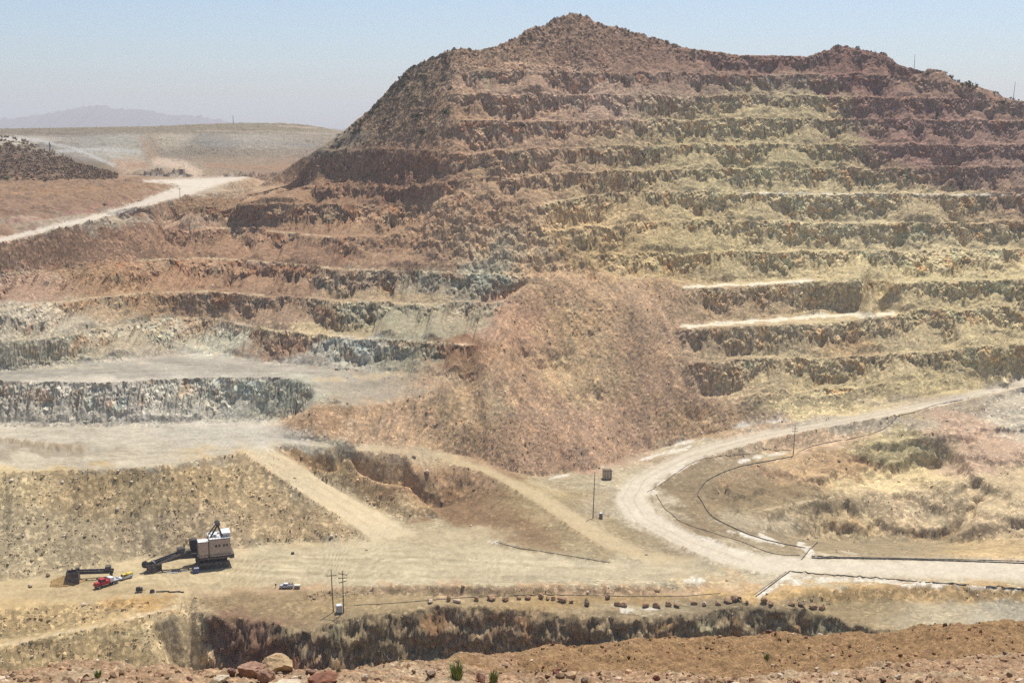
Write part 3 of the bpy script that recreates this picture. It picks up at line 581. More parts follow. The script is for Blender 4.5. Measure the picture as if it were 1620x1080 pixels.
# ------------------------------------------------------------------ relief
RUB = np.clip(SL * .9 + .15, 0, 1) * (1 - .4 * np.clip(Tv, 0, 1)) * (1 - .5 * RD)
DRIVEN = [[(-430, 950), (0, 918), (230, 882), (360, 868), (480, 857), (590, 856), (660, 838), (760, 826), (850, 860), (960, 891), (1110, 886), (1150, 903), (1080, 912), (560, 921), (470, 940), (290, 941), (0, 965), (-430, 1000)],
          [(-430, 672), (0, 672), (340, 668), (440, 662), (444, 692), (500, 700), (560, 705), (560, 714), (440, 706), (432, 710), (380, 716), (280, 736), (0, 749), (-430, 755)], F1]
drv = RD.copy()
for poly in DRIVEN:
    drv |= inpoly(Uv, Vv, poly)
RUB *= 1 - .45 * np.clip(scr, 0, 1)
RUB = np.where(drv | (Yv < 340), RUB, np.maximum(RUB, .5 + .15 * nz('soft', Xv / 12, Yv / 12)))
RUB = np.where((Vv > 760) & (Uv < 480) & (SL > .5), 1.0, RUB)
wd = near
# banks thrown up along the road edges
for pts, w, hgt in [([(1620, 614), (1500, 643), (1400, 662), (1300, 680), (1200, 701), (1125, 724), (1062, 755), (1030, 780), (1040, 812), (1100, 846), (1190, 872)], 2.0, 1.0), ([(1000, 824), (1060, 858), (1120, 884)], 1.6, .8), ([(1250, 905), (1300, 911), (1450, 922), (1620, 932), (1800, 945)], 1.5, .8), ([(1290, 880), (1450, 881), (1620, 884), (1800, 887)], 1.5, .9),
                    ([(0, 387), (100, 364), (200, 340), (266, 319)], 1.6, 1.2), ([(384, 718), (440, 758), (520, 808), (588, 856)], 1.7, 1.0), ([(436, 708), (500, 750), (580, 797), (645, 834)], 1.7, 1.0), ([(0, 750), (100, 746), (200, 743), (280, 738), (330, 726), (378, 717)], 1.6, 1.0), ([(700, 733), (760, 748), (800, 768), (860, 805), (900, 834), (955, 868)], 1.5, .9), ([(0, 606), (100, 606), (170, 607), (260, 602), (340, 599), (412, 600)], 1.4, .8), ([(0, 700), (60, 705), (130, 713)], 5, 2.0)]:
    d = linedist(Uv, Vv, pts)
    g_ = np.exp(-(d / w) ** 2) * (.65 + .35 * nz('soft', Xv / 5, Yv / 5))
    Zv += np.clip(g_, 0, 1.3).astype(np.float32) * hgt
    mm = np.clip(g_, 0, 1)[..., None] * .45
    Cv = Cv * (1 - mm) + np.asarray(lin((166, 138, 104)) * .80, np.float32) * mm
PIT = blur(blur((((Uv > 318) & (Yv > 345) & (Yv < 405) & (Zv < -154.2)).astype(np.float32)), 5, 0), 3, 1) * SL
rid = 1 - np.abs(nz('rough', p1 / 8, Zv / 8 + 3))
disp = Fb * (.5 * rid - .25 + .35 * nz('rough', p1 / 14, Zv / 6) + (.38 * nz('soft', p1 / 9, Zv / 12)) + .13 * nz('grain', p1 / 2.5, Zv / 2.5))
disp = disp * np.where(PIT > .2, 1.2, 1.0) + PIT * (1.3 * nz('soft', Xv / 12, Zv / 9) + .35 * nz('rough', Xv / 5, Zv / 4))
Zd_pit = PIT * .5 * nz('rough', Xv / 6 + 7, Zv / 6)
disp += SL * (1 - Fb) * .12 * nz('rough', p1 / 6, Zv / 6 + Yv / 6)
Yd = Yv - disp * wd * .95
Zd = Zv + wd * (SL * (1 - .55 * np.clip(Tv, 0, 1)) * (.07 * nz('grain', Xv / 1.9, Yv / 1.9 + Zv / 2) + .08 * nz('rough', Xv / 5, Yv / 5)) + FLAT * .04 * nz('rough', Xv / 6, Yv / 6) + Fb * .12 * nz('grain', p1 / 1.7 + 4, Zv / 1.7))
Zd += Zd_pit
sl_far = (1 - near)
Zd += sl_far * (SL * 3.2 * nz('rough', Xv / 34, Yv / 90) + .5 * nz('rough', Xv / 26, Yv / 26)) + (Yv > 620) * (Uv < 300) * (Vv > 285) * (Vv < 380) * (~RD) * .8 * nz('soft', Xv / 22, Yv / 26)
Xd = TS[None, :].astype(np.float32) * Yv

# ------------------------------------------------------------------ materials
def new_mat(name):
    m = bpy.data.materials.new(name); m.use_nodes = True
    nt = m.node_tree; b = nt.nodes['Principled BSDF']
    b.inputs['Specular IOR Level'].default_value = .15
    return m, nt, b

def ground_material(name, s1, s2, s3, bump, dist, contrast=1.0):
    m, nt, b = new_mat(name)
    N = nt.nodes; L = nt.links
    at = N.new('ShaderNodeAttribute'); at.attribute_name = 'soil'
    tc = N.new('ShaderNodeTexCoord')
    def noise(scale, detail, rough):
        n = N.new('ShaderNodeTexNoise'); n.inputs['Scale'].default_value = scale; n.inputs['Detail'].default_value = detail; n.inputs['Roughness'].default_value = rough
        L.new(tc.outputs['Object'], n.inputs['Vector']); return n
    n1 = noise(s1, 8, .7)
    n2 = noise(s2, 3, .6)
    vo = N.new('ShaderNodeTexVoronoi'); vo.inputs['Scale'].default_value = s3
    L.new(tc.outputs['Object'], vo.inputs['Vector'])
    sep = N.new('ShaderNodeSeparateColor'); L.new(vo.outputs['Color'], sep.inputs['Color'])
    def rng_(sock, a, bb, lo, hi):
        r = N.new('ShaderNodeMapRange'); r.inputs['From Min'].default_value = a; r.inputs['From Max'].default_value = bb
        r.inputs['To Min'].default_value = lo; r.inputs['To Max'].default_value = hi; L.new(sock, r.inputs['Value']); return r.outputs['Result']
    f1 = rng_(n1.outputs['Fac'], .3, .7, 1 - .30 * contrast, 1 + .26 * contrast)
    f2 = rng_(n2.outputs['Fac'], .3, .7, 1 - .14 * contrast, 1 + .14 * contrast)
    # single stones: a few pale ones, many dull ones
    st = N.new('ShaderNodeMath'); st.operation = 'POWER'; st.inputs[1].default_value = 3; L.new(sep.outputs['Red'], st.inputs[0])
    f3 = rng_(st.outputs[0], 0, 1, .80, 1.55)
    mix = N.new('ShaderNodeMix'); mix.data_type = 'FLOAT'; mix.inputs['A'].default_value = 1.0
    L.new(at.outputs['Alpha'], mix.inputs['Factor']); L.new(f3, mix.inputs['B'])
    k1 = N.new('ShaderNodeMath'); k1.operation = 'MULTIPLY'; L.new(f1, k1.inputs[0]); L.new(f2, k1.inputs[1])
    k2 = N.new('ShaderNodeMath'); k2.operation = 'MULTIPLY'; L.new(k1.outputs[0], k2.inputs[0]); L.new(mix.outputs['Result'], k2.inputs[1])
    # flat, driven ground is calmer than rubble
    k3 = N.new('ShaderNodeMix'); k3.data_type = 'FLOAT'
    cm = rng_(at.outputs['Alpha'], 0, .6, .42, 1.0)
    k3.inputs['A'].default_value = 1.0; L.new(cm, k3.inputs['Factor']); L.new(k2.outputs[0], k3.inputs['B'])
    vm = N.new('ShaderNodeVectorMath'); vm.operation = 'SCALE'; L.new(at.outputs['Color'], vm.inputs[0]); L.new(k3.outputs['Result'], vm.inputs['Scale'])
    L.new(vm.outputs[0], b.inputs['Base Color'])
    b.inputs['Roughness'].default_value = .95
    b.inputs['Specular IOR Level'].default_value = .08
    bm_ = N.new('ShaderNodeBump'); bm_.inputs['Strength'].default_value = bump; bm_.inputs['Distance'].default_value = dist
    h = N.new('ShaderNodeMath'); h.operation = 'MULTIPLY_ADD'; L.new(sep.outputs['Green'], h.inputs[0]); h.inputs[1].default_value = .5; L.new(n1.outputs['Fac'], h.inputs[2])
    hm = N.new('ShaderNodeMath'); hm.operation = 'MULTIPLY'; L.new(h.outputs[0], hm.inputs[0]); L.new(cm, hm.inputs[1])
    L.new(hm.outputs[0], bm_.inputs['Height']); L.new(bm_.outputs['Normal'], b.inputs['Normal'])
    return m

M_GROUND = ground_material('quarry_soil', .8, 2.4, .8, .45, .5, .9)

def mesh_from(name, V, Fq, col=None, mat=None, smooth_=False, alpha=None):
    me = bpy.data.meshes.new(name)
    V = np.ascontiguousarray(V, np.float32); Fq = np.ascontiguousarray(Fq, np.int32)
    k = Fq.shape[1]
    me.vertices.add(len(V)); me.vertices.foreach_set('co', V.ravel())
    me.loops.add(Fq.size); me.loops.foreach_set('vertex_index', Fq.ravel())
    me.polygons.add(len(Fq)); me.polygons.foreach_set('loop_start', np.arange(0, Fq.size, k, dtype=np.int32))
    me.polygons.foreach_set('loop_total', np.full(len(Fq), k, np.int32))
    me.polygons.foreach_set('use_smooth', np.full(len(Fq), smooth_, bool))
    if col is not None:
        at = me.attributes.new('soil', 'FLOAT_COLOR', 'POINT')
        c = np.ones((len(V), 4), np.float32); c[:, :3] = col
        if alpha is not None:
            c[:, 3] = alpha
        at.data.foreach_set('color', c.ravel())
    me.update(calc_edges=True)
    if mat is not None:
        me.materials.append(mat)
    ob = bpy.data.objects.new(name, me)
    COL.objects.link(ob)
    return ob

def structure(ob, label=None):
    ob['kind'] = 'structure'
    if label:
        ob['label'] = label
    return ob

# faces sorted into the pieces of the setting
idx = np.arange(NV * NC).reshape(NV, NC)
quads = np.stack([idx[:-1, :-1], idx[:-1, 1:], idx[1:, 1:], idx[1:, :-1]], -1).reshape(-1, 4)
def fmean(a):
    return (a[:-1, :-1] + a[1:, 1:]).reshape(-1) * .5
fu, fv, fy, fz = fmean(Uv), fmean(Vv), fmean(Yv), fmean(Zv)
frd = fmean(RD.astype(np.float32)) > .4
fsl = fmean(blur(blur(SL, 3, 0), 3, 1))
P_HILL = [(-430, 290), (270, 300), (395, 270), (700, -60), (2050, -60), (2050, 596), (1620, 592), (1500, 620), (1400, 640), (1260, 660), (1180, 671), (1100, 693), (985, 738), (850, 756), (760, 732), (700, 715), (560, 706), (444, 694), (440, 668), (340, 666), (-430, 668)]
fh = inpoly(fu, fv, P_HILL) & (fy < 1010) & (fy > 430)
cat = np.zeros(len(quads), int)                       # 0 ground
cat[fh] = 1                                           # hill
cat[(fy >= 1010)] = 2                                 # far mesa country
cat[frd] = 3                                          # roads
cat[(fy < 1010) & (fu < 400) & (fv < 300) & ~frd & (fu < 395)] = 2
P = np.stack([Xd, Yd, Zd], -1).reshape(-1, 3); Cf = Cv.reshape(-1, 3); Rf = RUB.reshape(-1)
for k, nm, lb in [(0, 'ground', None), (1, 'hill', None), (2, 'terrain', None), (3, 'road', None)]:
    fq = quads[cat == k]
    use = np.unique(fq)
    remap = np.full(NV * NC, -1, np.int32); remap[use] = np.arange(len(use))
    structure(mesh_from(nm, P[use], remap[fq], Cf[use], M_GROUND, k in (0, 3), Rf[use]))
print('ground', round(time.time() - T0, 1))

# height look-up for setting things down: first ground a sight line meets
def ground_z(x, y):
    t = x / y
    c = int(np.clip(np.searchsorted(TS, t), 1, NC - 1)); f = (t - TS[c - 1]) / (TS[c] - TS[c - 1])
    a = np.interp(y, Yv[:, c - 1], Zv[:, c - 1]); b = np.interp(y, Yv[:, c], Zv[:, c])
    return float(a * (1 - f) + b * f)

def at(u, v, dz=0.0):
    t, s = pix(u, v); t = float(t); s = float(s)
    c = int(np.clip(np.searchsorted(TS, t), 0, NC - 1))
    g = Zv[:, c] - s * Yv[:, c]
    k = np.nonzero((g >= 0) & (Yv[:, c] > 330))[0]
    if not len(k):                                   # just over a crest: stand it on the crest
        gg = np.where((Yv[:, c] > 330) & (Yv[:, c] < 1000), Zv[:, c] / Yv[:, c], -9)
        m_ = int(np.argmax(gg - (gg > s) * 0)); y = float(Yv[m_, c])
        return Vector((t * y, y, ground_z(t * y, y) + dz))
    k = k[0]
    if k == 0:
        y = Yv[0, c]
    else:
        g0, g1 = g[k - 1], g[k]
        y = Yv[k - 1, c] + (Yv[k, c] - Yv[k - 1, c]) * (-g0 / (g1 - g0) if g1 != g0 else 0)
    y = float(y)
    return Vector((t * y, y, ground_z(t * y, y) + dz))

# ------------------------------------------------------------------ sky, sun, air
SUN_EL, SUN_AZ = math.radians(67), math.radians(28)     # azimuth measured from the view direction (+Y) towards +X
world_ = bpy.data.worlds.new("World"); scene.world = world_
world_.use_nodes = True
wn = world_.node_tree
sky = wn.nodes.new('ShaderNodeTexSky'); sky.sky_type = 'NISHITA'; sky.sun_disc = False
sky.sun_elevation = SUN_EL; sky.sun_rotation = SUN_AZ
sky.altitude = 800; sky.air_density = 1.0; sky.dust_density = 2.2; sky.ozone_density = 3.2
bg = wn.nodes['Background']; bg.inputs['Strength'].default_value = .1
wn.links.new(sky.outputs[0], bg.inputs['Color'])
sd = bpy.data.lights.new('sun', 'SUN'); sd.energy = 4.2; sd.angle = math.radians(.55); sd.color = (1, .96, .885)
so = bpy.data.objects.new('sun', sd); COL.objects.link(so)
dirv = Vector((math.cos(SUN_EL) * math.sin(SUN_AZ), math.cos(SUN_EL) * math.cos(SUN_AZ), math.sin(SUN_EL)))
so.rotation_euler = dirv.to_track_quat('Z', 'Y').to_euler()
so.location = dirv * 600
vs = scene.view_settings
scene.display_settings.display_device = 'sRGB'
vs.view_transform = 'Standard'; vs.look = 'None'; vs.exposure = 0.43; vs.gamma = 1.0

# the dry air of the basin
hz = bpy.data.meshes.new('haze')
hx0, hx1, hy0, hy1, hz0, hz1 = -9000, 9000, -80, 14500, -233, 312
hv = [(x, y, z) for x in (hx0, hx1) for y in (hy0, hy1) for z in (hz0, hz1)]
hz.from_pydata(hv, [], [(0, 1, 3, 2), (4, 6, 7, 5), (0, 4, 5, 1), (2, 3, 7, 6), (0, 2, 6, 4), (1, 5, 7, 3)])
haze = bpy.data.objects.new('haze', hz); COL.objects.link(haze); haze['kind'] = 'stuff'; haze['label'] = 'thin pale desert haze over the whole quarry'
hm = bpy.data.materials.new('desert_air'); hm.use_nodes = True
hn = hm.node_tree; hn.nodes.clear()
ho = hn.nodes.new('ShaderNodeOutputMaterial'); pv = hn.nodes.new('ShaderNodeVolumePrincipled')
pv.inputs['Color'].default_value = (.965, .945, .99, 1); pv.inputs['Density'].default_value = 1.05e-4; pv.inputs['Anisotropy'].default_value = .2
hn.links.new(pv.outputs[0], ho.inputs['Volume'])
hz.materials.append(hm)
# plain beyond, and the range on the horizon
gm, gnt, gb = new_mat('plain'); gb.inputs['Base Color'].default_value = (.26, .20, .14, 1); gb.inputs['Roughness'].default_value = 1
structure(mesh_from('ground', [(-8900, -60, -232), (8900, -60, -232), (8900, 14400, -232), (-8900, 14400, -232)], [(0, 1, 2, 3)], None, gm))
RG = [(-500, 196), (-200, 190), (-60, 192), (0, 188), (30, 186), (60, 183), (80, 178), (100, 175), (125, 170), (150, 166), (165, 168), (180, 171), (200, 172), (225, 173), (240, 176), (255, 178), (265, 182), (290, 184), (312, 183), (335, 188), (350, 190), (370, 193), (420, 197), (520, 203), (700, 206)]
ru = np.linspace(-500, 700, 240); rv = np.interp(ru, [a for a, b in RG], [b for a, b in RG]) + 1.3 * nz('rough', ru / 14, ru * 0)
rows = []
D0 = 11300.0
rt, rs = pix(ru, rv)
for k, (f, dy) in enumerate([(0, -1900), (.35, -1000), (.7, -450), (1, 0), (.6, 700), (0, 1800)]):
    yy = D0 + dy + 160 * nz('soft', ru / 30, np.full_like(ru, k * 3.))
    base = -225.0
    zz = base + (rs * D0 - base) * f * (1 + (.10 * nz('rough', ru / 15, np.full_like(ru, k * 2.)) if 0 < f < 1 else 0))
    rows.append(np.stack([rt * D0, yy if f < 1 else np.full_like(ru, D0), zz], -1))
RV = np.concatenate(rows); n = len(ru)
ri = np.arange(n * 6).reshape(6, n)
mm_, mnt, mb = new_mat('far_rock'); mb.inputs['Base Color'].default_value = (.16, .14, .12, 1); mb.inputs['Roughness'].default_value = 1
structure(mesh_from('mountain', RV, np.stack([ri[:-1, :-1], ri[:-1, 1:], ri[1:, 1:], ri[1:, :-1]], -1).reshape(-1, 4), None, mm_, True))

# ------------------------------------------------------------------ the slope underfoot
FL = []
def fadd(pts, ext='lr', dy=0.0, dz=0.0):
    P = np.array(pts, float)
    P = np.vstack([[-900, P[0, 1], P[0, 2]], P, [2520, P[-1, 1], P[-1, 2]]])
    u = np.linspace(-900, 2520, 260)
    v = np.interp(u, P[:, 0], P[:, 1]); y = np.interp(u, P[:, 0], P[:, 2])
    t, s = pix(u, v)
    FL.append((t, y + dy, s * y + dz))
for yy, zz in [(.4, -1.75), (3, -2.35), (7, -4.1)]:
    t = np.linspace(-.95, .95, 60); FL.append((t, np.full(60, yy), np.full(60, zz)))
fadd([(0, 1105, 11.5), (700, 1108, 11.5), (1620, 1100, 13)])
fadd([(0, 1079, 15), (300, 1082, 14.5), (600, 1084, 14.5), (900, 1080, 16), (1300, 1083, 16), (1620, 1070, 18)])
CR = [(0, 1063, 20), (60, 1057, 21), (130, 1044, 22), (200, 1046, 22), (260, 1053, 21), (330, 1060, 20), (400, 1062, 20), (470, 1058, 20.5), (540, 1056, 21), (640, 1052, 22), (710, 1044, 21.5), (770, 1058, 21), (860, 1066, 20), (960, 1062, 20.5), (1080, 1066, 20.5), (1200, 1072, 20), (1300, 1070, 20), (1400, 1052, 22), (1480, 1040, 23.5), (1620, 1030, 25)]
fadd(CR)
fadd(CR, dy=2.2, dz=-1.35)
RG2 = [(0, 1068, 26), (130, 1052, 27), (260, 1060, 26), (400, 1064, 25), (470, 1056, 26), (540, 1050, 28), (640, 1042, 31), (700, 1036, 33), (760, 1029, 35), (880, 1019, 37), (1000, 1010, 38), (1100, 1005, 39), (1200, 1002, 39), (1300, 999, 39), (1400, 997, 39), (1480, 987, 39), (1560, 979, 39), (1620, 982, 40)]
fadd(RG2, dy=-3.5, dz=.15); fadd(RG2); fadd(RG2, dy=1.6, dz=-1.0); fadd(RG2, dy=9, dz=-10); fadd(RG2, dy=26, dz=-32)
t = np.linspace(-.95, .95, 60); FL.append((t, np.full(60, 80.), np.full(60, -75.)))
fn_c, fn_r = int(1150 * QUAL), int(640 * QUAL)
ft = np.linspace(-.62, .62, fn_c)
fyr = np.concatenate([np.linspace(.5, 11, 40), np.linspace(11, 43, fn_r - 60), np.linspace(43.5, 76, 20)])
sv_ = (TS, YS, NC, NR)
TS, YS, NC, NR = ft, fyr, fn_c, fn_r
FZ = tin(FL, [l[2] for l in FL])
TS, YS, NC, NR = sv_
for c in range(fn_c):
    b = np.isnan(FZ[:, c])
    if b.any():
        FZ[b, c] = np.interp(fyr[b], fyr[~b], FZ[~b, c])
FZ = blur(blur(FZ, 6, 0), 10, 1)
FY = np.broadcast_to(fyr[:, None], FZ.shape).astype(np.float32)
FX = (ft[None, :] * (fyr[:, None] + 0 * ft[None, :])).astype(np.float32)
# widen near the viewer so that the ground carries on to both sides
FX = FX + np.sign(ft)[None, :].astype(np.float32) * (np.abs(ft) ** 3)[None, :] * 60 * np.clip((14 - FY) / 14, 0, 1)
fu_, fv_ = proj(FX, FY, FZ)
fz0 = FZ.copy()
FZ = FZ + .06 * nz('soft', FX / 2.6, FY / 2.6) + .022 * nz('rough', FX / .9, FY / .9) + .007 * nz('grain', FX / .35, FY / .35)
org = smooth(fv_ * 0 + FY + 2.2 * nz('rough', FX / 3, FY / 3), 23.5, 30.5) * smooth(fu_ + 90 * nz('soft', FX / 4, FY / 4), 500, 820)
fc = np.ones(FZ.shape + (3,), np.float32)
pinkish, ochre, pale_ = lin((166, 136, 106)) * .76, lin((152, 122, 88)) * .76, lin((176, 152, 122)) * .76
k1 = smooth(nz('soft', FX / 2.5, FY / 2.5), .2, 1.6)[..., None]
fc = fc * (pinkish * (1 - k1) + pale_ * k1)
dk = smooth(nz('soft', FX / 3 + 9, FY / 3), .3, 1.5)[..., None]
oc = ochre * (1 - .35 * dk) + lin((122, 90, 66)) * .35 * dk
fc = fc * (1 - org[..., None]) + oc * org[..., None]
fc *= (1 + .10 * nz('rough', FX / .8, FY / .8))[..., None]
M_NEAR = ground_material('near_soil', 5, 22, 20, .7, .04, 1.2)
ii = np.arange(fn_r * fn_c).reshape(fn_r, fn_c)
fq = np.stack([ii[:-1, :-1], ii[:-1, 1:], ii[1:, 1:], ii[1:, :-1]], -1).reshape(-1, 4)
structure(mesh_from('terrain', np.stack([FX, FY, FZ], -1).reshape(-1, 3), fq, np.clip(fc, .02, .8).reshape(-1, 3), M_NEAR, True, np.full(FZ.size, .8, np.float32)))

def near_z(x, y):
    r = int(np.clip(np.searchsorted(fyr, y), 1, fn_r - 1))
    a = np.interp(x, FX[r - 1], FZ[r - 1]); b = np.interp(x, FX[r], FZ[r]); f = (y - fyr[r - 1]) / (fyr[r] - fyr[r - 1])
    return float(a * (1 - f) + b * f)

def near_at(u, v):
    t, s = float(pix(u, v)[0]), float(pix(u, v)[1])
    ys = np.linspace(9, 45, 900)
    c = int(np.clip(np.searchsorted(ft, t), 0, fn_c - 1))
    g = np.interp(ys, fyr, FZ[:, c]) - s * ys
    k = np.nonzero(g >= 0)[0]
    y = ys[k[0]] if len(k) else 40.0
    return Vector((t * y, y, near_z(t * y, y)))

# ------------------------------------------------------------------ stones
def ico(sub):
    import bmesh
    bm = bmesh.new(); bmesh.ops.create_icosphere(bm, subdivisions=sub, radius=1)
    v = np.array([p.co for p in bm.verts], np.float32); f = np.array([[q.index for q in p.verts] for p in bm.faces], np.int32)
    bm.free(); return v, f
ICO = {k: ico(k) for k in (1, 2, 4)}

def stone(seed, sub, cuts=9, rough=.05):
    r = np.random.default_rng(seed)
    v, f = ICO[sub]
    v = v.copy()
    for _ in range(cuts):
        n = r.normal(size=3); n /= np.linalg.norm(n)
        d = r.uniform(.55, .85)
        h = v @ n
        m = h > d
        v[m] -= (h[m] - d)[:, None] * n
    if sub > 2:
        v *= (1 + rough * nz('rough', v[:, 0] * 1.3 + seed, v[:, 1] * 1.3 + v[:, 2] * .9))[:, None]
    v[:, 2] *= .85
    return v, f

def stone_mat(name, c, dark=.55, scale=3.0):
    m, nt, b = new_mat(name)
    tc = nt.nodes.new('ShaderNodeTexCoord'); n = nt.nodes.new('ShaderNodeTexNoise'); n.inputs['Scale'].default_value = scale; n.inputs['Detail'].default_value = 7; n.inputs['Roughness'].default_value = .65
    nt.links.new(tc.outputs['Object'], n.inputs['Vector'])
    cr = nt.nodes.new('ShaderNodeValToRGB'); nt.links.new(n.outputs['Fac'], cr.inputs['Fac'])
    c = np.asarray(c); cr.color_ramp.elements[0].position = .32; cr.color_ramp.elements[1].position = .68
    cr.color_ramp.elements[0].color = (*(c * dark), 1); cr.color_ramp.elements[1].color = (*np.minimum(c * 1.2, .85), 1)
    nt.links.new(cr.outputs['Color'], b.inputs['Base Color'])
    bp = nt.nodes.new('ShaderNodeBump'); bp.inputs['Strength'].default_value = .5; bp.inputs['Distance'].default_value = .05
    nt.links.new(n.outputs['Fac'], bp.inputs['Height']); nt.links.new(bp.outputs['Normal'], b.inputs['Normal'])
    b.inputs['Roughness'].default_value = .9
    return m

def scatter(name, pts, sizes, cols, mat, sub=1, kinds=14, label=None):
    """loose stones nobody could count: one object"""
    protos = [stone(100 + k, sub, 6) for k in range(kinds)]
    n = len(pts)
    kk = rng.integers(0, kinds, n)
    V, Fc, C = [], [], []
    base = 0
    for k in range(kinds):
        sel = np.nonzero(kk == k)[0]
        if not len(sel):
            continue
        v, f = protos[k]
        a = rng.uniform(0, 6.28, len(sel)); ca, sa = np.cos(a), np.sin(a)
        sc = sizes[sel][:, None] * rng.uniform(.7, 1.3, (len(sel), 3))
        vv = v[None] * sc[:, None, :]
        # tumble
        b_ = rng.uniform(-.9, .9, len(sel)); cb, sb = np.cos(b_)[:, None], np.sin(b_)[:, None]
        y_, z_ = vv[..., 1] * cb - vv[..., 2] * sb, vv[..., 1] * sb + vv[..., 2] * cb
        x_ = vv[..., 0]
        xx = x_ * ca[:, None] - y_ * sa[:, None]; yy = x_ * sa[:, None] + y_ * ca[:, None]
        out = np.stack([xx, yy, z_], -1) + pts[sel][:, None, :]
        V.append(out.reshape(-1, 3)); C.append(np.repeat(cols[sel], len(v), 0))
        o = base + np.arange(len(sel))[:, None, None] * len(v)
        Fc.append((f[None] + o).reshape(-1, 3)); base += len(sel) * len(v)
    ob = mesh_from(name, np.concatenate(V), np.concatenate(Fc), np.concatenate(C), mat, False, np.zeros(base, np.float32))
    ob['kind'] = 'stuff'
    if label:
        ob['label'] = label
    return ob

M_STONE, nt_, b_ = new_mat('loose_stone')
at_ = nt_.nodes.new('ShaderNodeAttribute'); at_.attribute_name = 'soil'
nt_.links.new(at_.outputs['Color'], b_.inputs['Base Color']); b_.inputs['Roughness'].default_value = .9

# stones underfoot
n = 24000
uu = rng.uniform(-60, 1680, n * 2); yy = 12.5 + 29 * rng.random(n * 2) ** 1.1
tt = pix(uu, 1040)[0]; xx = tt * yy
dens = nz('soft', xx / 3, yy / 3)
keep = np.nonzero(dens + rng.normal(0, .8, n * 2) > .0)[0][:n]
xx, yy = xx[keep], yy[keep]
r_ = np.clip((yy - 11) / 32, 0, 1)
ri_ = np.clip(np.searchsorted(fyr, yy), 0, fn_r - 1); ci_ = np.clip(np.searchsorted(ft, xx / yy), 0, fn_c - 1)
zz = FZ[ri_, ci_]
sz = np.clip(.010 + .018 * rng.pareto(2.3, len(xx)), .010, .075)
base = fc[ri_, ci_]
cc = base * rng.uniform(.55, 1.45, (len(xx), 1))
kpal = rng.random(len(xx))
cc = np.where((kpal < .07)[:, None], lin((214, 192, 166)) * .78, cc); cc = np.where((kpal > .93)[:, None], lin((128, 84, 70)) * .8, cc)
scatter('gravel', np.stack([xx, yy, zz + sz * .25], -1), sz, np.clip(cc, .02, .8).astype(np.float32), M_STONE, 1, 16, 'loose broken stones littering the near slope')

# rubble on the dumps and scree: taken from the built ground
W = SL * (1 - Fb) * (Yv < 800) * (Yv > 345) * (Zv < 20)
W *= np.where((Uv < 640) & (Vv > 740), 1.5, .45) * smooth(nz('soft', Xv / 14, Yv / 14 + Zv / 14), -1.0, .8)
W *= np.where(Bv > .3, .5, 1.0)
W *= np.where((Uv > 680) & (Uv < 1180) & (Vv > 430), np.where(Vv > 660, 1.8, .5), 1)
area = np.abs(np.gradient(Yv, axis=0)) * Yv * (TS[1] - TS[0])
W = (W * area * ((Uv > -60) & (Uv < 1680))).ravel().astype(np.float64)
pick = rng.choice(len(W), 30000, p=W / W.sum())
ps = P[pick] + rng.uniform(-.3, .3, (len(pick), 3)); ps[:, 2] = P[pick, 2]
sz = np.clip(.10 + .11 * rng.pareto(2.6, len(pick)), .10, .8)
cc = Cf[pick] * rng.uniform(.65, 1.6, (len(pick), 1))
pal = rng.random(len(pick)) < .12
cc = np.where(pal[:, None], lin((222, 206, 186)) * .85, cc)
scatter('rubble', ps + np.c_[np.zeros(len(ps)), np.zeros(len(ps)), sz * .2], sz, np.clip(cc, .02, .8).astype(np.float32), M_STONE, 1, 12, 'loose blasted rubble strewn over the dump faces and scree')
print('stones', round(time.time() - T0, 1))

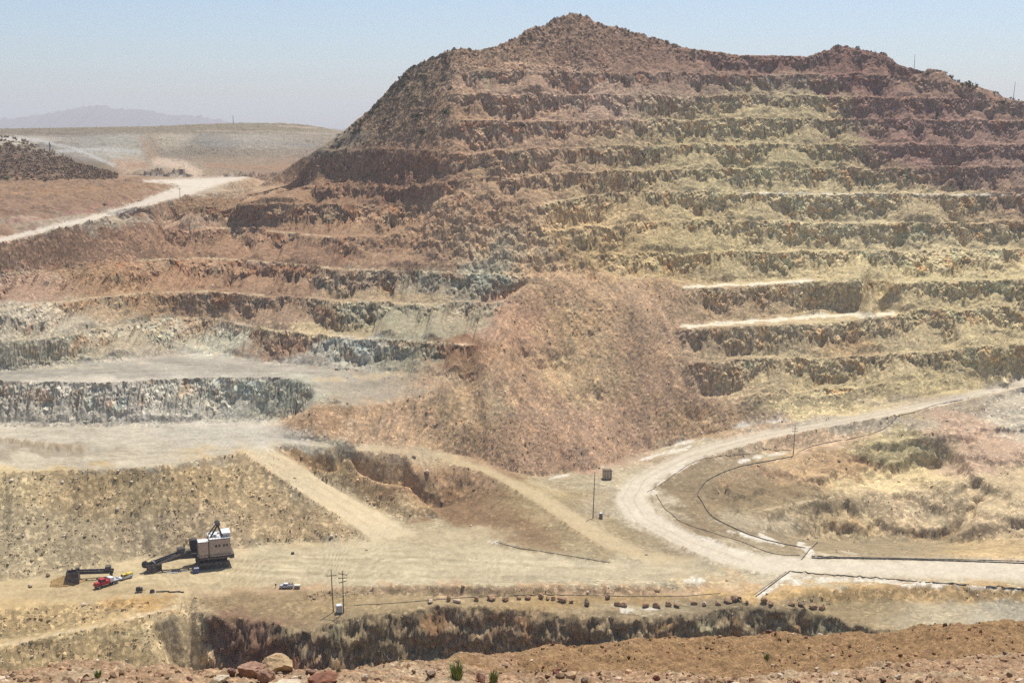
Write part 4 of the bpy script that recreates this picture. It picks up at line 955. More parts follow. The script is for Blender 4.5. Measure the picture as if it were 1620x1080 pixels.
# ------------------------------------------------------------------ things: builders
class MB:
    def __init__(s):
        s.v, s.f = [], []
    def add(s, v, f):
        b = len(s.v); s.v += [tuple(x) for x in v]; s.f += [tuple(i + b for i in q) for q in f]; return s
    def box(s, c, d, taper=1.0, rz=0.0):
        x, y, z = (k / 2 for k in d); out = []
        for sz in (-1, 1):
            k = taper if sz > 0 else 1.0
            for sx, sy in ((-1, -1), (1, -1), (1, 1), (-1, 1)):
                px, py = sx * x * k, sy * y * k
                out.append((c[0] + px * math.cos(rz) - py * math.sin(rz), c[1] + px * math.sin(rz) + py * math.cos(rz), c[2] + sz * z))
        return s.add(out, [(3, 2, 1, 0), (4, 5, 6, 7), (0, 1, 5, 4), (1, 2, 6, 5), (2, 3, 7, 6), (3, 0, 4, 7)])
    def tube(s, p, q, r0, r1=None, n=8):
        r1 = r0 if r1 is None else r1
        p, q = Vector(p), Vector(q); d = (q - p).normalized()
        a = d.orthogonal().normalized(); b = d.cross(a)
        out = []
        for c, r in ((p, r0), (q, r1)):
            for k in range(n):
                w = 2 * math.pi * k / n
                out.append(c + a * (r * math.cos(w)) + b * (r * math.sin(w)))
        f = [(k, (k + 1) % n, n + (k + 1) % n, n + k) for k in range(n)] + [tuple(range(n - 1, -1, -1)), tuple(range(n, 2 * n))]
        return s.add(out, f)
    def beam(s, p, q, w, h, w1=None, h1=None):
        """rectangular bar between two points, w across, h deep"""
        w1, h1 = w1 or w, h1 or h
        p, q = Vector(p), Vector(q); d = (q - p).normalized()
        a = d.cross(Vector((0, 0, 1)))
        a = a.normalized() if a.length > 1e-4 else Vector((1, 0, 0))
        b = a.cross(d); out = []
        for c, ww, hh in ((p, w, h), (q, w1, h1)):
            for sx, sy in ((-1, -1), (1, -1), (1, 1), (-1, 1)):
                out.append(c + a * (sx * ww / 2) + b * (sy * hh / 2))
        return s.add(out, [(3, 2, 1, 0), (4, 5, 6, 7), (0, 1, 5, 4), (1, 2, 6, 5), (2, 3, 7, 6), (3, 0, 4, 7)])
    def prism(s, prof, y0_, y1_):
        """profile of x, z points pushed along y"""
        n = len(prof)
        out = [(x, y0_, z) for x, z in prof] + [(x, y1_, z) for x, z in prof]
        return s.add(out, [tuple(range(n)), tuple(range(2 * n - 1, n - 1, -1))] + [(k, n + k, n + (k + 1) % n, (k + 1) % n) for k in range(n)])
    def path(s, pts, r, n=6):
        pts = [Vector(p) for p in pts]; rings = []
        for i, p in enumerate(pts):
            d = (pts[min(i + 1, len(pts) - 1)] - pts[max(i - 1, 0)]).normalized()
            a = d.cross(Vector((0, 0, 1))).normalized(); b = a.cross(d)
            rings += [p + a * (r * math.cos(6.2832 * k / n)) + b * (r * math.sin(6.2832 * k / n)) for k in range(n)]
        f = [(i * n + k, i * n + (k + 1) % n, (i + 1) * n + (k + 1) % n, (i + 1) * n + k) for i in range(len(pts) - 1) for k in range(n)]
        return s.add(rings, f)
    def build(s, name, mat, parent=None, bevel=0.0):
        import bmesh
        me = bpy.data.meshes.new(name); me.from_pydata(s.v, [], s.f)
        bm = bmesh.new(); bm.from_mesh(me); bmesh.ops.recalc_face_normals(bm, faces=bm.faces)
        if bevel:
            bmesh.ops.bevel(bm, geom=[e for e in bm.edges if e.is_manifold and e.calc_face_angle(0) > .6], offset=bevel, segments=2, affect='EDGES', clamp_overlap=True)
        bm.to_mesh(me); bm.free()
        me.materials.append(mat)
        o = bpy.data.objects.new(name, me); COL.objects.link(o)
        if parent:
            o.parent = parent
        return o

def tag(o, label, cat, group=None):
    o['label'] = label; o['category'] = cat
    if group:
        o['group'] = group
    return o

def thing(name, loc, rz=0.0, label=None, cat=None, group=None):
    o = bpy.data.objects.new(name, None); COL.objects.link(o)
    o.empty_display_size = .5
    o.location = loc; o.rotation_euler = (0, 0, rz)
    return tag(o, label, cat, group) if label else o

def copy_tree(o, parent=None):
    c = o.copy(); COL.objects.link(c)
    if parent:
        c.parent = parent
    for ch in list(o.children):
        copy_tree(ch, c)
    return c

def paint(name, c, rough=.55, dirt=.5, metal=0.0, scale=1.2, dust=(.42, .34, .25)):
    """old paint or steel under quarry dust"""
    m, nt, b = new_mat(name)
    tc = nt.nodes.new('ShaderNodeTexCoord'); n = nt.nodes.new('ShaderNodeTexNoise'); n.inputs['Scale'].default_value = scale; n.inputs['Detail'].default_value = 8; n.inputs['Roughness'].default_value = .7
    nt.links.new(tc.outputs['Object'], n.inputs['Vector'])
    r = nt.nodes.new('ShaderNodeMapRange'); r.inputs['From Min'].default_value = .42; r.inputs['From Max'].default_value = .75; r.inputs['To Max'].default_value = dirt
    nt.links.new(n.outputs['Fac'], r.inputs['Value'])
    mx = nt.nodes.new('ShaderNodeMix'); mx.data_type = 'RGBA'; mx.inputs['A'].default_value = (*c, 1); mx.inputs['B'].default_value = (*dust, 1)
    nt.links.new(r.outputs['Result'], mx.inputs['Factor']); nt.links.new(mx.outputs['Result'], b.inputs['Base Color'])
    b.inputs['Roughness'].default_value = rough; b.inputs['Metallic'].default_value = metal
    return m

MT = dict(house=paint('faded_cream_paint', (.46, .36, .29), .65, .8, 0, .7, (.30, .21, .15)), roof=paint('pale_roof', (.72, .71, .68), .5, .35), dark=paint('greasy_steel', (.035, .032, .036), .5, .28), steel=paint('worn_steel', (.16, .155, .17), .45, .4, .4),
          track=paint('crawler_steel', (.055, .045, .045), .7, .5), glass=paint('dark_glass', (.02, .025, .03), .15, .1), red=paint('red_paint', (.42, .035, .045), .4, .15), white=paint('white_paint', (.72, .72, .72), .45, .2), yellow=paint('yellow_paint', (.62, .46, .08), .5, .25),
          blue=paint('blue_paint', (.06, .10, .30), .5, .2), tyre=paint('rubber', (.03, .03, .03), .8, .4), wood=paint('weathered_wood', (.10, .070, .045), .9, .25), lilac=paint('silver_grey_paint', (.46, .44, .47), .4, .25), pipe=paint('black_plastic_pipe', (.045, .042, .042), .6, .6, 0, .25),
          tan=paint('tan_sheet', (.44, .36, .26), .7, .4), grey=paint('galvanised_sheet', (.42, .43, .46), .45, .25, .3), insul=paint('porcelain', (.22, .18, .15), .3, .1), skin=paint('skin', (.40, .24, .17), .6, 0), cloth=paint('dark_work_clothes', (.045, .04, .035), .9, .2))

def heading(p, q):
    d = q - p
    return math.atan2(d.y, d.x)

# ------------------------------------------------------------------ the big shovel
b0, b1 = at(336, 893), at(236, 904)
rz = heading(b0, b1)
sh = thing('mining_shovel', b0 + Vector((0, 0, -.1)), rz, 'huge cream and dark electric mining shovel with its boom lowered onto the pale floor', 'mining shovel')
for sy in (-1, 1):
    m = MB(); prof = []
    for k in range(9):
        w = math.pi / 2 + math.pi * k / 8; prof.append((-4.3 + 1.25 * math.cos(w), 1.25 + 1.25 * math.sin(w)))
    for k in range(9):
        w = -math.pi / 2 + math.pi * k / 8; prof.append((4.3 + 1.25 * math.cos(w), 1.25 + 1.25 * math.sin(w)))
    m.prism(prof, sy * 2.3, sy * 4.3)
    for k in range(14):
        x = -4.6 + k * .7
        m.box((x, sy * 3.3, 2.52), (.45, 2.3, .16)); m.box((x, sy * 3.3, .02), (.45, 2.3, .16))
    cr = m.build('crawler_track', MT['track'], sh)
    for k in range(5):
        w = MB(); w.tube((-3.8 + k * 1.9, sy * 4.3, 1.0), (-3.8 + k * 1.9, sy * 4.42, 1.0), .62, n=12); w.build('track_roller', MT['dark'], cr)
m = MB(); m.box((0, 0, 2.4), (6.4, 4.8, 1.7)); m.tube((0, 0, 3.1), (0, 0, 3.75), 3.2, n=24); m.build('turntable', MT['dark'], sh)
m = MB(); m.box((-.7, 0, 4.0), (12.2, 9.2, .55)); m.box((-6.5, 0, 4.1), (1.6, 9.0, 1.5)); m.box((5.4, 2.0, 4.05), (1.2, 5.2, .25)); m.build('deck', MT['track'], sh, .06)
m = MB(); m.box((-2.45, 0, 7.5), (7.3, 8.4, 6.4)); m.build('machinery_house', MT['house'], sh, .22)
m = MB(); m.box((-2.45, 0, 10.78), (7.35, 8.45, .22)); m.box((-.8, 1.4, 11.05), (1.6, 2.2, .5)); m.box((-3.2, -1.8, 11.1), (1.8, 1.6, .6)); m.build('roof', MT['roof'], sh, .05)
m = MB(); m.box((3.2, 2.75, 7.2), (3.4, 3.2, 5.8)); m.box((3.2, -2.75, 6.6), (3.4, 3.2, 4.6)); fb = m.build('front_housing', MT['house'], sh, .2)
m = MB(); m.box((3.2, 2.75, 10.2), (3.5, 3.3, .2)); m.build('front_roof', MT['roof'], fb, .04)
m = MB(); m.box((-4.9, .5, 12.3), (3.0, 5.6, .25)); m.box((-4.9, .5, 11.55), (2.4, 4.6, 1.2)); m.build('roof_hatch', MT['roof'], sh, .05)
for x in (-4.9, -3.9, -2.3, -1.2):
    lv = MB(); lv.box((x, 4.23, 8.3), (.6, .08, .9)); lv.build('vent_louvre', MT['dark'], sh)
m = MB(); m.box((6.1, -3.0, 8.1), (2.6, 2.6, 2.6)); m.box((6.1, -3.0, 5.6), (2.2, 2.2, 2.4)); cab = m.build('operator_cab', MT['dark'], sh, .08)
m = MB(); m.box((7.42, -3.0, 8.5), (.06, 2.1, 1.2)); m.build('cab_window', MT['glass'], cab)
m = MB(); m.box((6.1, -1.68, 8.5), (2.0, .06, 1.1)); m.build('cab_window', MT['glass'], cab)
m = MB()
for sy in (-1, 1):
    m.beam((.6, sy * 2.3, 10.8), (-2.2, sy * 1.3, 15.0), .4, .5); m.beam((-3.6, sy * 2.3, 10.8), (-2.2, sy * 1.3, 15.0), .4, .5)
m.beam((-2.2, -1.6, 15.0), (-2.2, 1.6, 15.0), .7, .7)
ga = m.build('gantry', MT['dark'], sh)
for y in (-.9, .9):
    m = MB(); m.tube((-2.3, y - .2, 15.2), (-2.3, y + .2, 15.2), .95, n=16); m.build('gantry_sheave', MT['steel'], ga)
m = MB(); m.tube((1.3, 3.4, 10.2), (1.3, 3.4, 12.4), .16); m.tube((1.3, 3.4, 12.4), (1.3, 3.0, 12.9), .16); m.build('exhaust_pipe', MT['dark'], sh)
m = MB()
for sy in (-1, 1):
    m.beam((5.2, sy * 1.3, 4.6), (11.5, sy * 1.1, 5.0), .7, 1.7, .75, 2.1); m.beam((11.5, sy * 1.1, 5.0), (22.6, sy * .7, 2.6), .75, 2.1, .5, .9)
for x, z in ((7, 4.7), (11.5, 5.0), (16, 3.9), (20.5, 3.0)):
    m.box((x, 0, z), (.5, 2.4, .7))
bo = m.build('boom', MT['dark'], sh, .05)
for y in (-.45, .45):
    m = MB(); m.tube((22.9, y - .14, 2.9), (22.9, y + .14, 2.9), 1.15, n=18); m.build('boom_point_sheave', MT['dark'], bo)
m = MB(); m.box((10.6, 0, 6.7), (2.6, 3.0, 1.7)); m.tube((10.4, -1.9, 6.4), (10.4, 1.9, 6.4), .75, n=14); m.box((8.0, .6, 6.0), (1.6, 1.6, 1.2)); m.build('crowd_machinery', MT['dark'], bo, .06)
for sy in (-1, 1):
    m = MB(); m.beam((9.0, sy * 1.65, 6.6), (19.4, sy * 1.25, 2.7), .5, .8); m.build('dipper_handle', MT['steel'], sh)
# bucket: open-topped, wedge-backed
m = MB()
pr = [(19.0, .1), (22.0, .1), (22.6, 1.3), (22.3, 3.0), (19.2, 3.3)]
for y0_, y1_ in ((-1.9, -1.65), (1.65, 1.9)):
    m.prism(pr, y0_, y1_)
m.beam((19.1, 0, .2), (19.1, 0, 3.3), 3.7, .25); m.beam((19.0, 0, .2), (22.1, 0, .2), 3.7, .25); m.beam((22.1, 0, .2), (22.5, 0, 2.9), 3.7, .25)
di = m.build('dipper', MT['track'], sh)
for k in range(5):
    t_ = MB(); t_.box((22.45, -1.5 + k * .75, 3.3), (.28, .35, .9), .45); t_.build('dipper_tooth', MT['steel'], di)
m = MB(); m.tube((19.6, -1.9, 3.5), (19.6, 1.9, 3.5), .2); m.beam((19.6, -1.5, 3.5), (20.6, 0, 4.2), .25, .25); m.beam((19.6, 1.5, 3.5), (20.6, 0, 4.2), .25, .25); m.build('bail', MT['steel'], di)
for y in (-.45, .45):
    m = MB(); m.tube((-2.2, y, 15.9), (22.9, y, 4.05), .05, n=5); m.build('hoist_rope', MT['dark'], sh)
for y in (-4.0, 4.0):
    m = MB()
    for x in np.linspace(-6.0, 1.0, 8):
        m.tube((x, y, 10.85), (x, y, 11.9), .05, n=5)
    m.beam((-6.0, y, 11.9), (1.0, y, 11.9), .09, .09); m.beam((-6.0, y, 11.4), (1.0, y, 11.4), .07, .07); m.build('roof_railing', MT['dark'], sh)
m = MB()
for x in np.linspace(-6.4, 4.8, 12):
    m.tube((x, 4.5, 4.2), (x, 4.5, 5.3), .05, n=5)
m.beam((-6.4, 4.5, 5.3), (4.8, 4.5, 5.3), .09, .09); m.build('deck_railing', MT['dark'], sh)
for x, w in ((-5.4, .9), (.2, 1.0), (3.3, 1.1)):
    m = MB(); m.box((x, 4.235 if x < 2 else 4.375, 5.6), (w, .07, 2.1)); m.build('house_door', MT['tan'], sh)
m = MB()
for x in (-5.9, -4.3, -2.9, -.6, .7):
    m.box((x, 4.215, 7.4), (.10, .06, 6.0))
m.build('wall_seams', MT['tan'], sh)
# ladder at the near flank
m = MB()
for y in (4.55, 4.55):
    pass
for x in (4.9, 5.5):
    m.tube((x, 4.7, 1.6), (x, 4.7, 4.3), .05, n=5)
for k in range(7):
    m.tube((4.9, 4.7, 1.9 + k * .38), (5.5, 4.7, 1.9 + k * .38), .04, n=5)
m.build('ladder', MT['dark'], sh)

# ------------------------------------------------------------------ spare dipper and stick lying by a soil heap
p0, p1 = at(116, 917), at(174, 913)
rz = heading(p1, p0)
dp = thing('spare_dipper', at(117, 921), rz, 'dark steel shovel dipper tipped against a small orange soil heap', 'shovel bucket')
m = MB(); pr = [(-2.0, 0), (1.8, 0), (2.3, 1.4), (1.9, 3.9), (-1.6, 4.2)]
for y0_, y1_ in ((-1.9, -1.65), (1.65, 1.9)):
    m.prism(pr, y0_, y1_)
m.beam((-1.8, 0, .1), (-1.6, 0, 4.2), 3.7, .3); m.beam((-2, 0, .15), (1.9, 0, .15), 3.7, .3); m.beam((1.9, 0, .2), (2.1, 0, 3.9), 3.7, .3)
m.build('bucket_shell', MT['track'], dp)
m = MB(); m.tube((-1.4, -2.0, 4.3), (-1.4, 2.0, 4.3), .35); m.box((-1.5, 0, 4.7), (1.1, 1.4, .9)); m.build('padlock', MT['dark'], dp)
for k in range(4):
    m = MB(); m.box((2.05, -1.4 + k * .93, 4.1), (.3, .4, .8), .45); m.build('bucket_tooth', MT['steel'], dp)
st_ = thing('spare_dipper_stick', at(150, 914), rz, 'long dark twin beam stick lying level behind the red truck', 'shovel arm')
m = MB()
for sy in (-1, 1):
    m.beam((6.0, sy * 1.0, 2.7), (-6.3, sy * 1.0, 2.2), .7, 1.0)
for x in (-5, -1.5, 2, 5):
    m.box((x, 0, 2.45), (.5, 1.6, .5))
m.build('twin_beam', MT['dark'], st_, .05)
m = MB(); m.box((-4.6, .2, 3.5), (1.8, 2.4, 1.4)); m.tube((-4.6, -1.4, 3.4), (-4.6, 1.6, 3.4), .6, n=12); m.build('rack_block', MT['track'], st_, .06)
for x in (-5.4, 5.4):
    m = MB(); m.box((x, 0, .9), (.9, 2.6, 1.9), .7); m.build('timber_block', MT['wood'], st_)
# heap of soil
n_r, n_a = 9, 28
vv, ff = [(0, 0, 2.6)], []
for i in range(1, n_r + 1):
    for k in range(n_a):
        a = 6.2832 * k / n_a; r = i / n_r
        rr = r * (4.6 + .5 * math.sin(a * 3 + 1) + .3 * math.sin(a * 5))
        vv.append((rr * math.cos(a) * 1.25, rr * math.sin(a), 2.6 * (1 - r) ** 1.05 + random.uniform(-.12, .12) * (r < 1) - .3 * (r == 1)))
for k in range(n_a):
    ff.append((0, 1 + k, 1 + (k + 1) % n_a))
for i in range(n_r - 1):
    for k in range(n_a):
        ff.append((1 + i * n_a + k, 1 + (i + 1) * n_a + k, 1 + (i + 1) * n_a + (k + 1) % n_a, 1 + i * n_a + (k + 1) % n_a))
m = MB(); m.add(vv, ff)
hp = m.build('soil_heap', stone_mat('loose_orange_soil', lin((196, 160, 106)) * .6, .75, 1.2)); hp.location = at(103, 921)
tag(hp, 'small pale orange heap of soil under the tipped dipper', 'soil heap')

# ------------------------------------------------------------------ trucks
def wheel(root, x, y, r, w=.35, name='wheel'):
    t = MB(); t.tube((x, y - w / 2, r), (x, y + w / 2, r), r, n=16); t = t.build(name, MT['tyre'], root)
    h = MB(); h.tube((x, y - w / 2 - .02, r), (x, y + w / 2 + .02, r), r * .5, n=12); h.build('rim', MT['lilac'], t)

p0, p1 = at(184, 921), at(153, 931)
tr = thing('flatbed_truck', (p0 + p1) / 2, heading(p0, p1), 'red long nosed truck with white box behind the cab beside the dark stick', 'truck')
m = MB(); m.box((-.3, 0, .95), (8.4, 1.1, .35)); m.build('chassis', MT['dark'], tr)
m = MB(); m.box((3.5, 0, 1.6), (1.9, 1.7, 1.1), .9); m.box((4.45, 0, 1.3), (.2, 2.2, .5)); m.build('hood', MT['red'], tr, .1)
m = MB(); m.box((1.6, 0, 2.0), (2.0, 2.3, 2.1), .9); m.box((-.2, 0, 1.55), (1.6, 2.3, 1.1)); cb = m.build('cab', MT['red'], tr, .1)
m = MB(); m.box((2.55, 0, 2.5), (.08, 1.8, .7)); m.build('window', MT['glass'], cb)
m = MB(); m.box((1.6, 1.1, 2.5), (1.1, .1, .6)); m.build('window', MT['glass'], cb)
m = MB(); m.box((1.6, -1.1, 2.5), (1.1, .1, .6)); m.build('window', MT['glass'], cb)
m = MB(); m.box((-1.6, 0, 2.0), (1.5, 2.3, 1.5)); m.build('white_box', MT['white'], tr, .06)
m = MB(); m.box((-3.2, 0, 1.35), (2.6, 2.4, .3)); m.box((-4.2, 0, 1.7), (.5, 1.2, .6)); m.build('flat_deck', MT['lilac'], tr)
for x in (3.4, -2.0, -3.3):
    for y in (-1.05, 1.05):
        wheel(tr, x, y, .52)
p0, p1 = at(206, 913), at(192, 917)
yt = thing('service_pickup', (p0 + p1) / 2, heading(p0, p1), 'small yellow topped pickup with white flanks behind the red truck', 'pickup truck')
m = MB(); m.box((0, 0, .75), (4.8, 1.8, .5)); m.box((-1.5, .9, 1.15), (2.0, .1, .5)); m.box((-1.5, -.9, 1.15), (2.0, .1, .5)); m.build('body', MT['white'], yt, .06)
m = MB(); m.box((.6, 0, 1.45), (1.7, 1.7, .9), .85); cb = m.build('cab', MT['yellow'], yt, .08)
m = MB(); m.box((-1.4, 0, 1.55), (1.8, 1.7, .7)); m.build('tool_box', MT['yellow'], yt, .06)
m = MB(); m.box((1.38, 0, 1.5), (.08, 1.4, .5)); m.build('window', MT['glass'], cb)
m = MB(); m.box((.6, .8, 1.5), (1.0, .1, .45)); m.build('window', MT['glass'], cb)
m = MB(); m.box((.6, -.8, 1.5), (1.0, .1, .45)); m.build('window', MT['glass'], cb)
for x in (1.5, -1.5):
    for y in (-.85, .85):
        wheel(yt, x, y, .4, .26)
p0, p1 = at(462, 929.5), at(444, 930)
pk = thing('parked_pickup', (p0 + p1) / 2, heading(p0, p1), 'silver white pickup truck parked at the floor edge next to a person', 'pickup truck')
pk.scale = (.86, .86, .86)
m = MB(); m.box((0, 0, .85), (5.3, 1.9, .55)); m.box((1.8, 0, 1.2), (1.5, 1.75, .35), .94); m.box((-1.7, .93, 1.3), (1.9, .1, .5)); m.box((-1.7, -.93, 1.3), (1.9, .1, .5)); m.box((-2.6, 0, 1.3), (.1, 1.9, .5)); m.build('body', MT['lilac'], pk, .07)
m = MB(); m.box((.2, 0, 1.6), (1.9, 1.75, .95), .82); cb = m.build('cab', MT['white'], pk, .1)
m = MB(); m.box((1.12, 0, 1.65), (.1, 1.35, .5)); m.build('window', MT['glass'], cb)
m = MB(); m.box((.2, .84, 1.62), (1.4, .08, .45)); m.build('window', MT['glass'], cb)
m = MB(); m.box((.2, -.84, 1.62), (1.4, .08, .45)); m.build('window', MT['glass'], cb)
m = MB(); m.box((-.72, 0, 1.65), (.1, 1.3, .45)); m.build('window', MT['glass'], cb)
for x in (-1.3, -2.4):
    m = MB(); m.box((x, 0, 2.0), (.1, 1.8, .12))
    for y in (-.85, .85):
        m.tube((x, y, 1.3), (x, y, 2.0), .06)
    m.build('rack_hoop', MT['dark'], pk)
for x in (1.65, -1.7):
    for y in (-.88, .88):
        wheel(pk, x, y, .42, .28)
m_ = at(470.5, 930)
tl = thing('small_trailer', m_, heading(p0, p1), 'low small trailer with pale lid standing just behind the silver pickup', 'trailer')
m = MB(); m.box((0, 0, .7), (1.9, 1.4, .6)); m.build('bed', MT['tan'], tl, .04)
m = MB(); m.box((0, 0, 1.15), (2.0, 1.5, .3)); m.build('lid', paint('cream_lid', (.66, .60, .46), .5, .2), tl, .05)
m = MB(); m.beam((.9, 0, .5), (1.9, 0, .5), .12, .12); m.build('drawbar', MT['dark'], tl)
for y in (-.75, .75):
    wheel(tl, 0, y, .34, .22)

# person in dark clothes with a pale hard hat: one continuous skinned body
pp = at(436.3, 929.3)
verts = [(0, 0, .95), (0, 0, 1.15), (0, .01, 1.38), (0, .01, 1.50), (0, -.02, 1.62), (.20, 0, 1.42), (.27, 0, 1.14), (.25, -.06, .90), (-.20, 0, 1.42), (-.27, 0, 1.14), (-.25, -.06, .90), (.10, 0, .88), (.12, -.01, .48), (.13, .02, .09), (.13, -.13, .05), (-.10, 0, .88), (-.12, .02, .48), (-.14, .04, .09), (-.15, -.11, .05)]
rad = [.15, .14, .17, .06, .10, .075, .05, .04, .075, .05, .04, .09, .065, .045, .04, .09, .065, .045, .04]
edges = [(0, 1), (1, 2), (2, 3), (3, 4), (2, 5), (5, 6), (6, 7), (2, 8), (8, 9), (9, 10), (0, 11), (11, 12), (12, 13), (13, 14), (0, 15), (15, 16), (16, 17), (17, 18)]
me = bpy.data.meshes.new('person'); me.from_pydata(verts, edges, [])
pe = bpy.data.objects.new('person', me); COL.objects.link(pe)
md = pe.modifiers.new('skin', 'SKIN'); sv2 = me.skin_vertices[0].data
for k, r in enumerate(rad):
    sv2[k].radius = (r, r * .85)
sv2[0].use_root = True
sb = pe.modifiers.new('sub', 'SUBSURF'); sb.levels = 1; sb.render_levels = 2
me.materials.append(MT['cloth']); pe.location = pp; pe.rotation_euler = (0, 0, .4)
tag(pe, 'person in dark work clothes and pale hard hat standing before the silver pickup', 'person')
m = MB(); m.tube((0, -.02, 1.66), (0, -.02, 1.73), .155, .13, 14); m.tube((0, -.02, 1.73), (0, -.02, 1.79), .13, .06, 14); m.tube((0, -.03, 1.655), (0, -.03, 1.67), .19, .18, 14)
m.build('hard_hat', MT['white'], pe)

# small plant by the shovel
def lid_drum(name, u, v, h, w, mat, top, label, cat):
    t = thing(name, at(u, v), .3, label, cat)
    m = MB(); m.box((0, 0, h * .46 + .12), (w, w, h * .84)); m.build('shell', mat, t, w * .06)
    m = MB(); m.box((0, 0, h * .93 + .12), (w * 1.1, w * 1.1, h * .13), .8); m.build('top', top, t, w * .04)
    m = MB(); m.box((0, 0, .06), (w * 1.1, w * .9, .14)); m.build('skid', MT['dark'], t)
    return t
lid_drum('oil_tank', 311, 905.5, 1.9, 1.7, MT['blue'], MT['lilac'], 'blue oil tank on a skid beside the crawler of the big shovel', 'tank')
for k, (u, v, L, w, a) in enumerate([(272, 905.5, 4.0, 1.0, .1), (290, 903, 2.6, .7, .25)]):
    m = MB(); m.box((0, 0, .12), (L, w, .12))
    for s in (-1, 1):
        m.box((s * L * .35, 0, .03), (.18, w * .9, .08))
    o = m.build('steel_plate', MT['grey'], None, .02); o.location = at(u, v); o.rotation_euler = (0, 0, a)
    tag(o, ['long pale plate lying on the ground below the lowered boom', 'short pale plate lying between the long plate and blue tank'][k], 'plate', 'plates by the shovel')
wt = thing('welding_trailer', at(220.5, 936), .25, 'dark boxy wheeled generator trailer standing on the floor below the shovel', 'trailer')
m = MB(); m.box((0, 0, 1.0), (2.2, 1.4, 1.0)); m.box((-.3, 0, 1.6), (1.2, 1.2, .4)); m.build('casing', MT['dark'], wt, .06)
m = MB(); m.beam((1.0, 0, .6), (2.0, 0, .5), .12, .12); m.build('drawbar', MT['steel'], wt)
for y in (-.75, .75):
    wheel(wt, 0, y, .42, .24)
cl = MB()
for k in range(5):
    R_ = .75 - .03 * k
    ring = [(R_ * math.cos(6.2832 * q_ / 18), R_ * math.sin(6.2832 * q_ / 18), .12 + .17 * k) for q_ in range(19)]
    cl.path(ring, .11, 5)
o = cl.build('cable_coil', MT['pipe']); o.location = at(241, 936.5); tag(o, 'dark coil of heavy cable on the floor between generator trailer and pipes', 'cable coil')
for k, (u, v, L, a) in enumerate([(254, 936, 2.6, .12), (262, 935.5, 2.2, .05), (271, 936.5, 2.0, -.1), (279, 936, 2.4, .2), (287, 936.5, 1.6, -.25)]):
    m = MB(); m.tube((-L / 2, 0, .2), (L / 2, 0, .2), .2, n=10); m.tube((-L / 2 - .06, 0, .2), (-L / 2 + .06, 0, .2), .27, n=10); m.tube((L / 2 - .06, 0, .2), (L / 2 + .06, 0, .2), .27, n=10)
    o = m.build('flanged_pipe', MT['pipe']); o.location = at(u, v); o.rotation_euler = (0, 0, a)
    tag(o, ['flanged black pipe lying nearest the cable coil', 'flanged black pipe lying second from the cable coil', 'flanged black pipe lying in the middle of the row of five', 'flanged black pipe lying last but one from the coil', 'shortest flanged black pipe at the far end from the coil'][k], 'pipe', 'loose pipes on the floor')
m = MB(); m.tube((-.5, 0, .4), (.5, 0, .4), .4, n=14)
for x in (-.5, -.15, .2, .5):
    m.tube((x - .04, 0, .4), (x + .04, 0, .4), .44, n=14)
o = m.build('oil_drum', MT['dark']); o.location = at(463, 876); o.rotation_euler = (0, 0, .3); tag(o, 'lone dark drum lying on the open pale floor behind the shovel', 'drum')

# ------------------------------------------------------------------ poles and boxes
def pole(u, v, h, arms, label, r=.17, name='utility_pole', lean=0.0, group='wooden power poles of the quarry', loc=None):
    t = thing(name, (loc or at(u, v)) + Vector((0, 0, -.3)), 0, label, 'utility pole', group)
    t.rotation_euler = (0, lean, 0)
    m = MB(); m.tube((0, 0, 0), (0, 0, h + .3), r, r * .62, 10); m.build('mast', MT['wood'], t)
    for z, w, a, tilt in arms:
        ca, sa = math.cos(a) * w / 2, math.sin(a) * w / 2
        m = MB(); m.beam((-ca, -sa, z + .3 - tilt), (ca, sa, z + .3 + tilt), .16, .2); cx = m.build('crossarm', MT['wood'], t)
        for f in (-.9, -.35, .35, .9):
            m = MB(); m.tube((ca * f, sa * f, z + .38 + tilt * f), (ca * f, sa * f, z + .7 + tilt * f), .09, .05, 6); m.build('insulator', MT['insul'], cx)
    return t
pole(527.5, 967.5, 14.6, [(12.4, 3.2, .1, 0)], 'tall wooden pole with a single crossarm beside the grey tank', .2, lean=-.03)
pole(543.5, 969, 14.4, [(13.2, 2.9, -.3, -.12), (11.9, 3.0, .1, .05), (10.6, 2.6, .5, .15)], 'tall wooden pole with three crossarms beside the grey tank', .2)
pole(938, 820, 18.8, [(17.4, 2.6, 1.45, 0)], 'tallest wooden pole by the little white roofed cabin inside the road bend', .2, lean=.03)
pole(1255, 719, 13.8, [(12.3, 2.8, .3, 0), (11.0, 2.8, .2, 0)], 'wooden pole with two crossarms on the bank below the sloping haul road', .19, lean=.03)
pole(285, 318, 7.6, [(7.0, 1.6, .3, 0)], 'short wooden pole beside the pale road above the western benches', .17)
pole(1446.5, 105, 9.4, [], 'thin bare pole on the ridge next to the dip in the skyline', .16)
pole(1603, 154, 11.0, [], 'thin bare leaning pole on the lower end of the ridge', .16, lean=.06)
pole(1384, 85, 2.9, [], 'very short thin post on the round knoll of the skyline', .10, 'marker_post', group='posts on the skyline')
pole(369, 196, 13, [], 'tiny thin mast on the flat top of the distant dump', .5, 'radio_mast', group='posts on the skyline')
lid_drum('transformer', 536.5, 968.5, 2.7, 1.75, MT['grey'], MT['white'], 'grey transformer tank with white top between two tall poles', 'transformer')
lid_drum('portable_cabin', 950.5, 820, 2.3, 1.15, MT['steel'], MT['white'], 'little dark cabin with white roof at the foot of the tallest pole', 'cabin')
sd_ = thing('storage_box', at(960.5, 757), .12, 'square tan storage box standing on the pad inside the road bend', 'storage box')
m = MB(); m.box((0, 0, 2.0), (3.7, 3.2, 3.6)); m.build('box_walls', MT['tan'], sd_, .08)
m = MB(); m.box((0, 0, 3.9), (3.9, 3.4, .2)); m.build('box_roof', MT['wood'], sd_, .04)
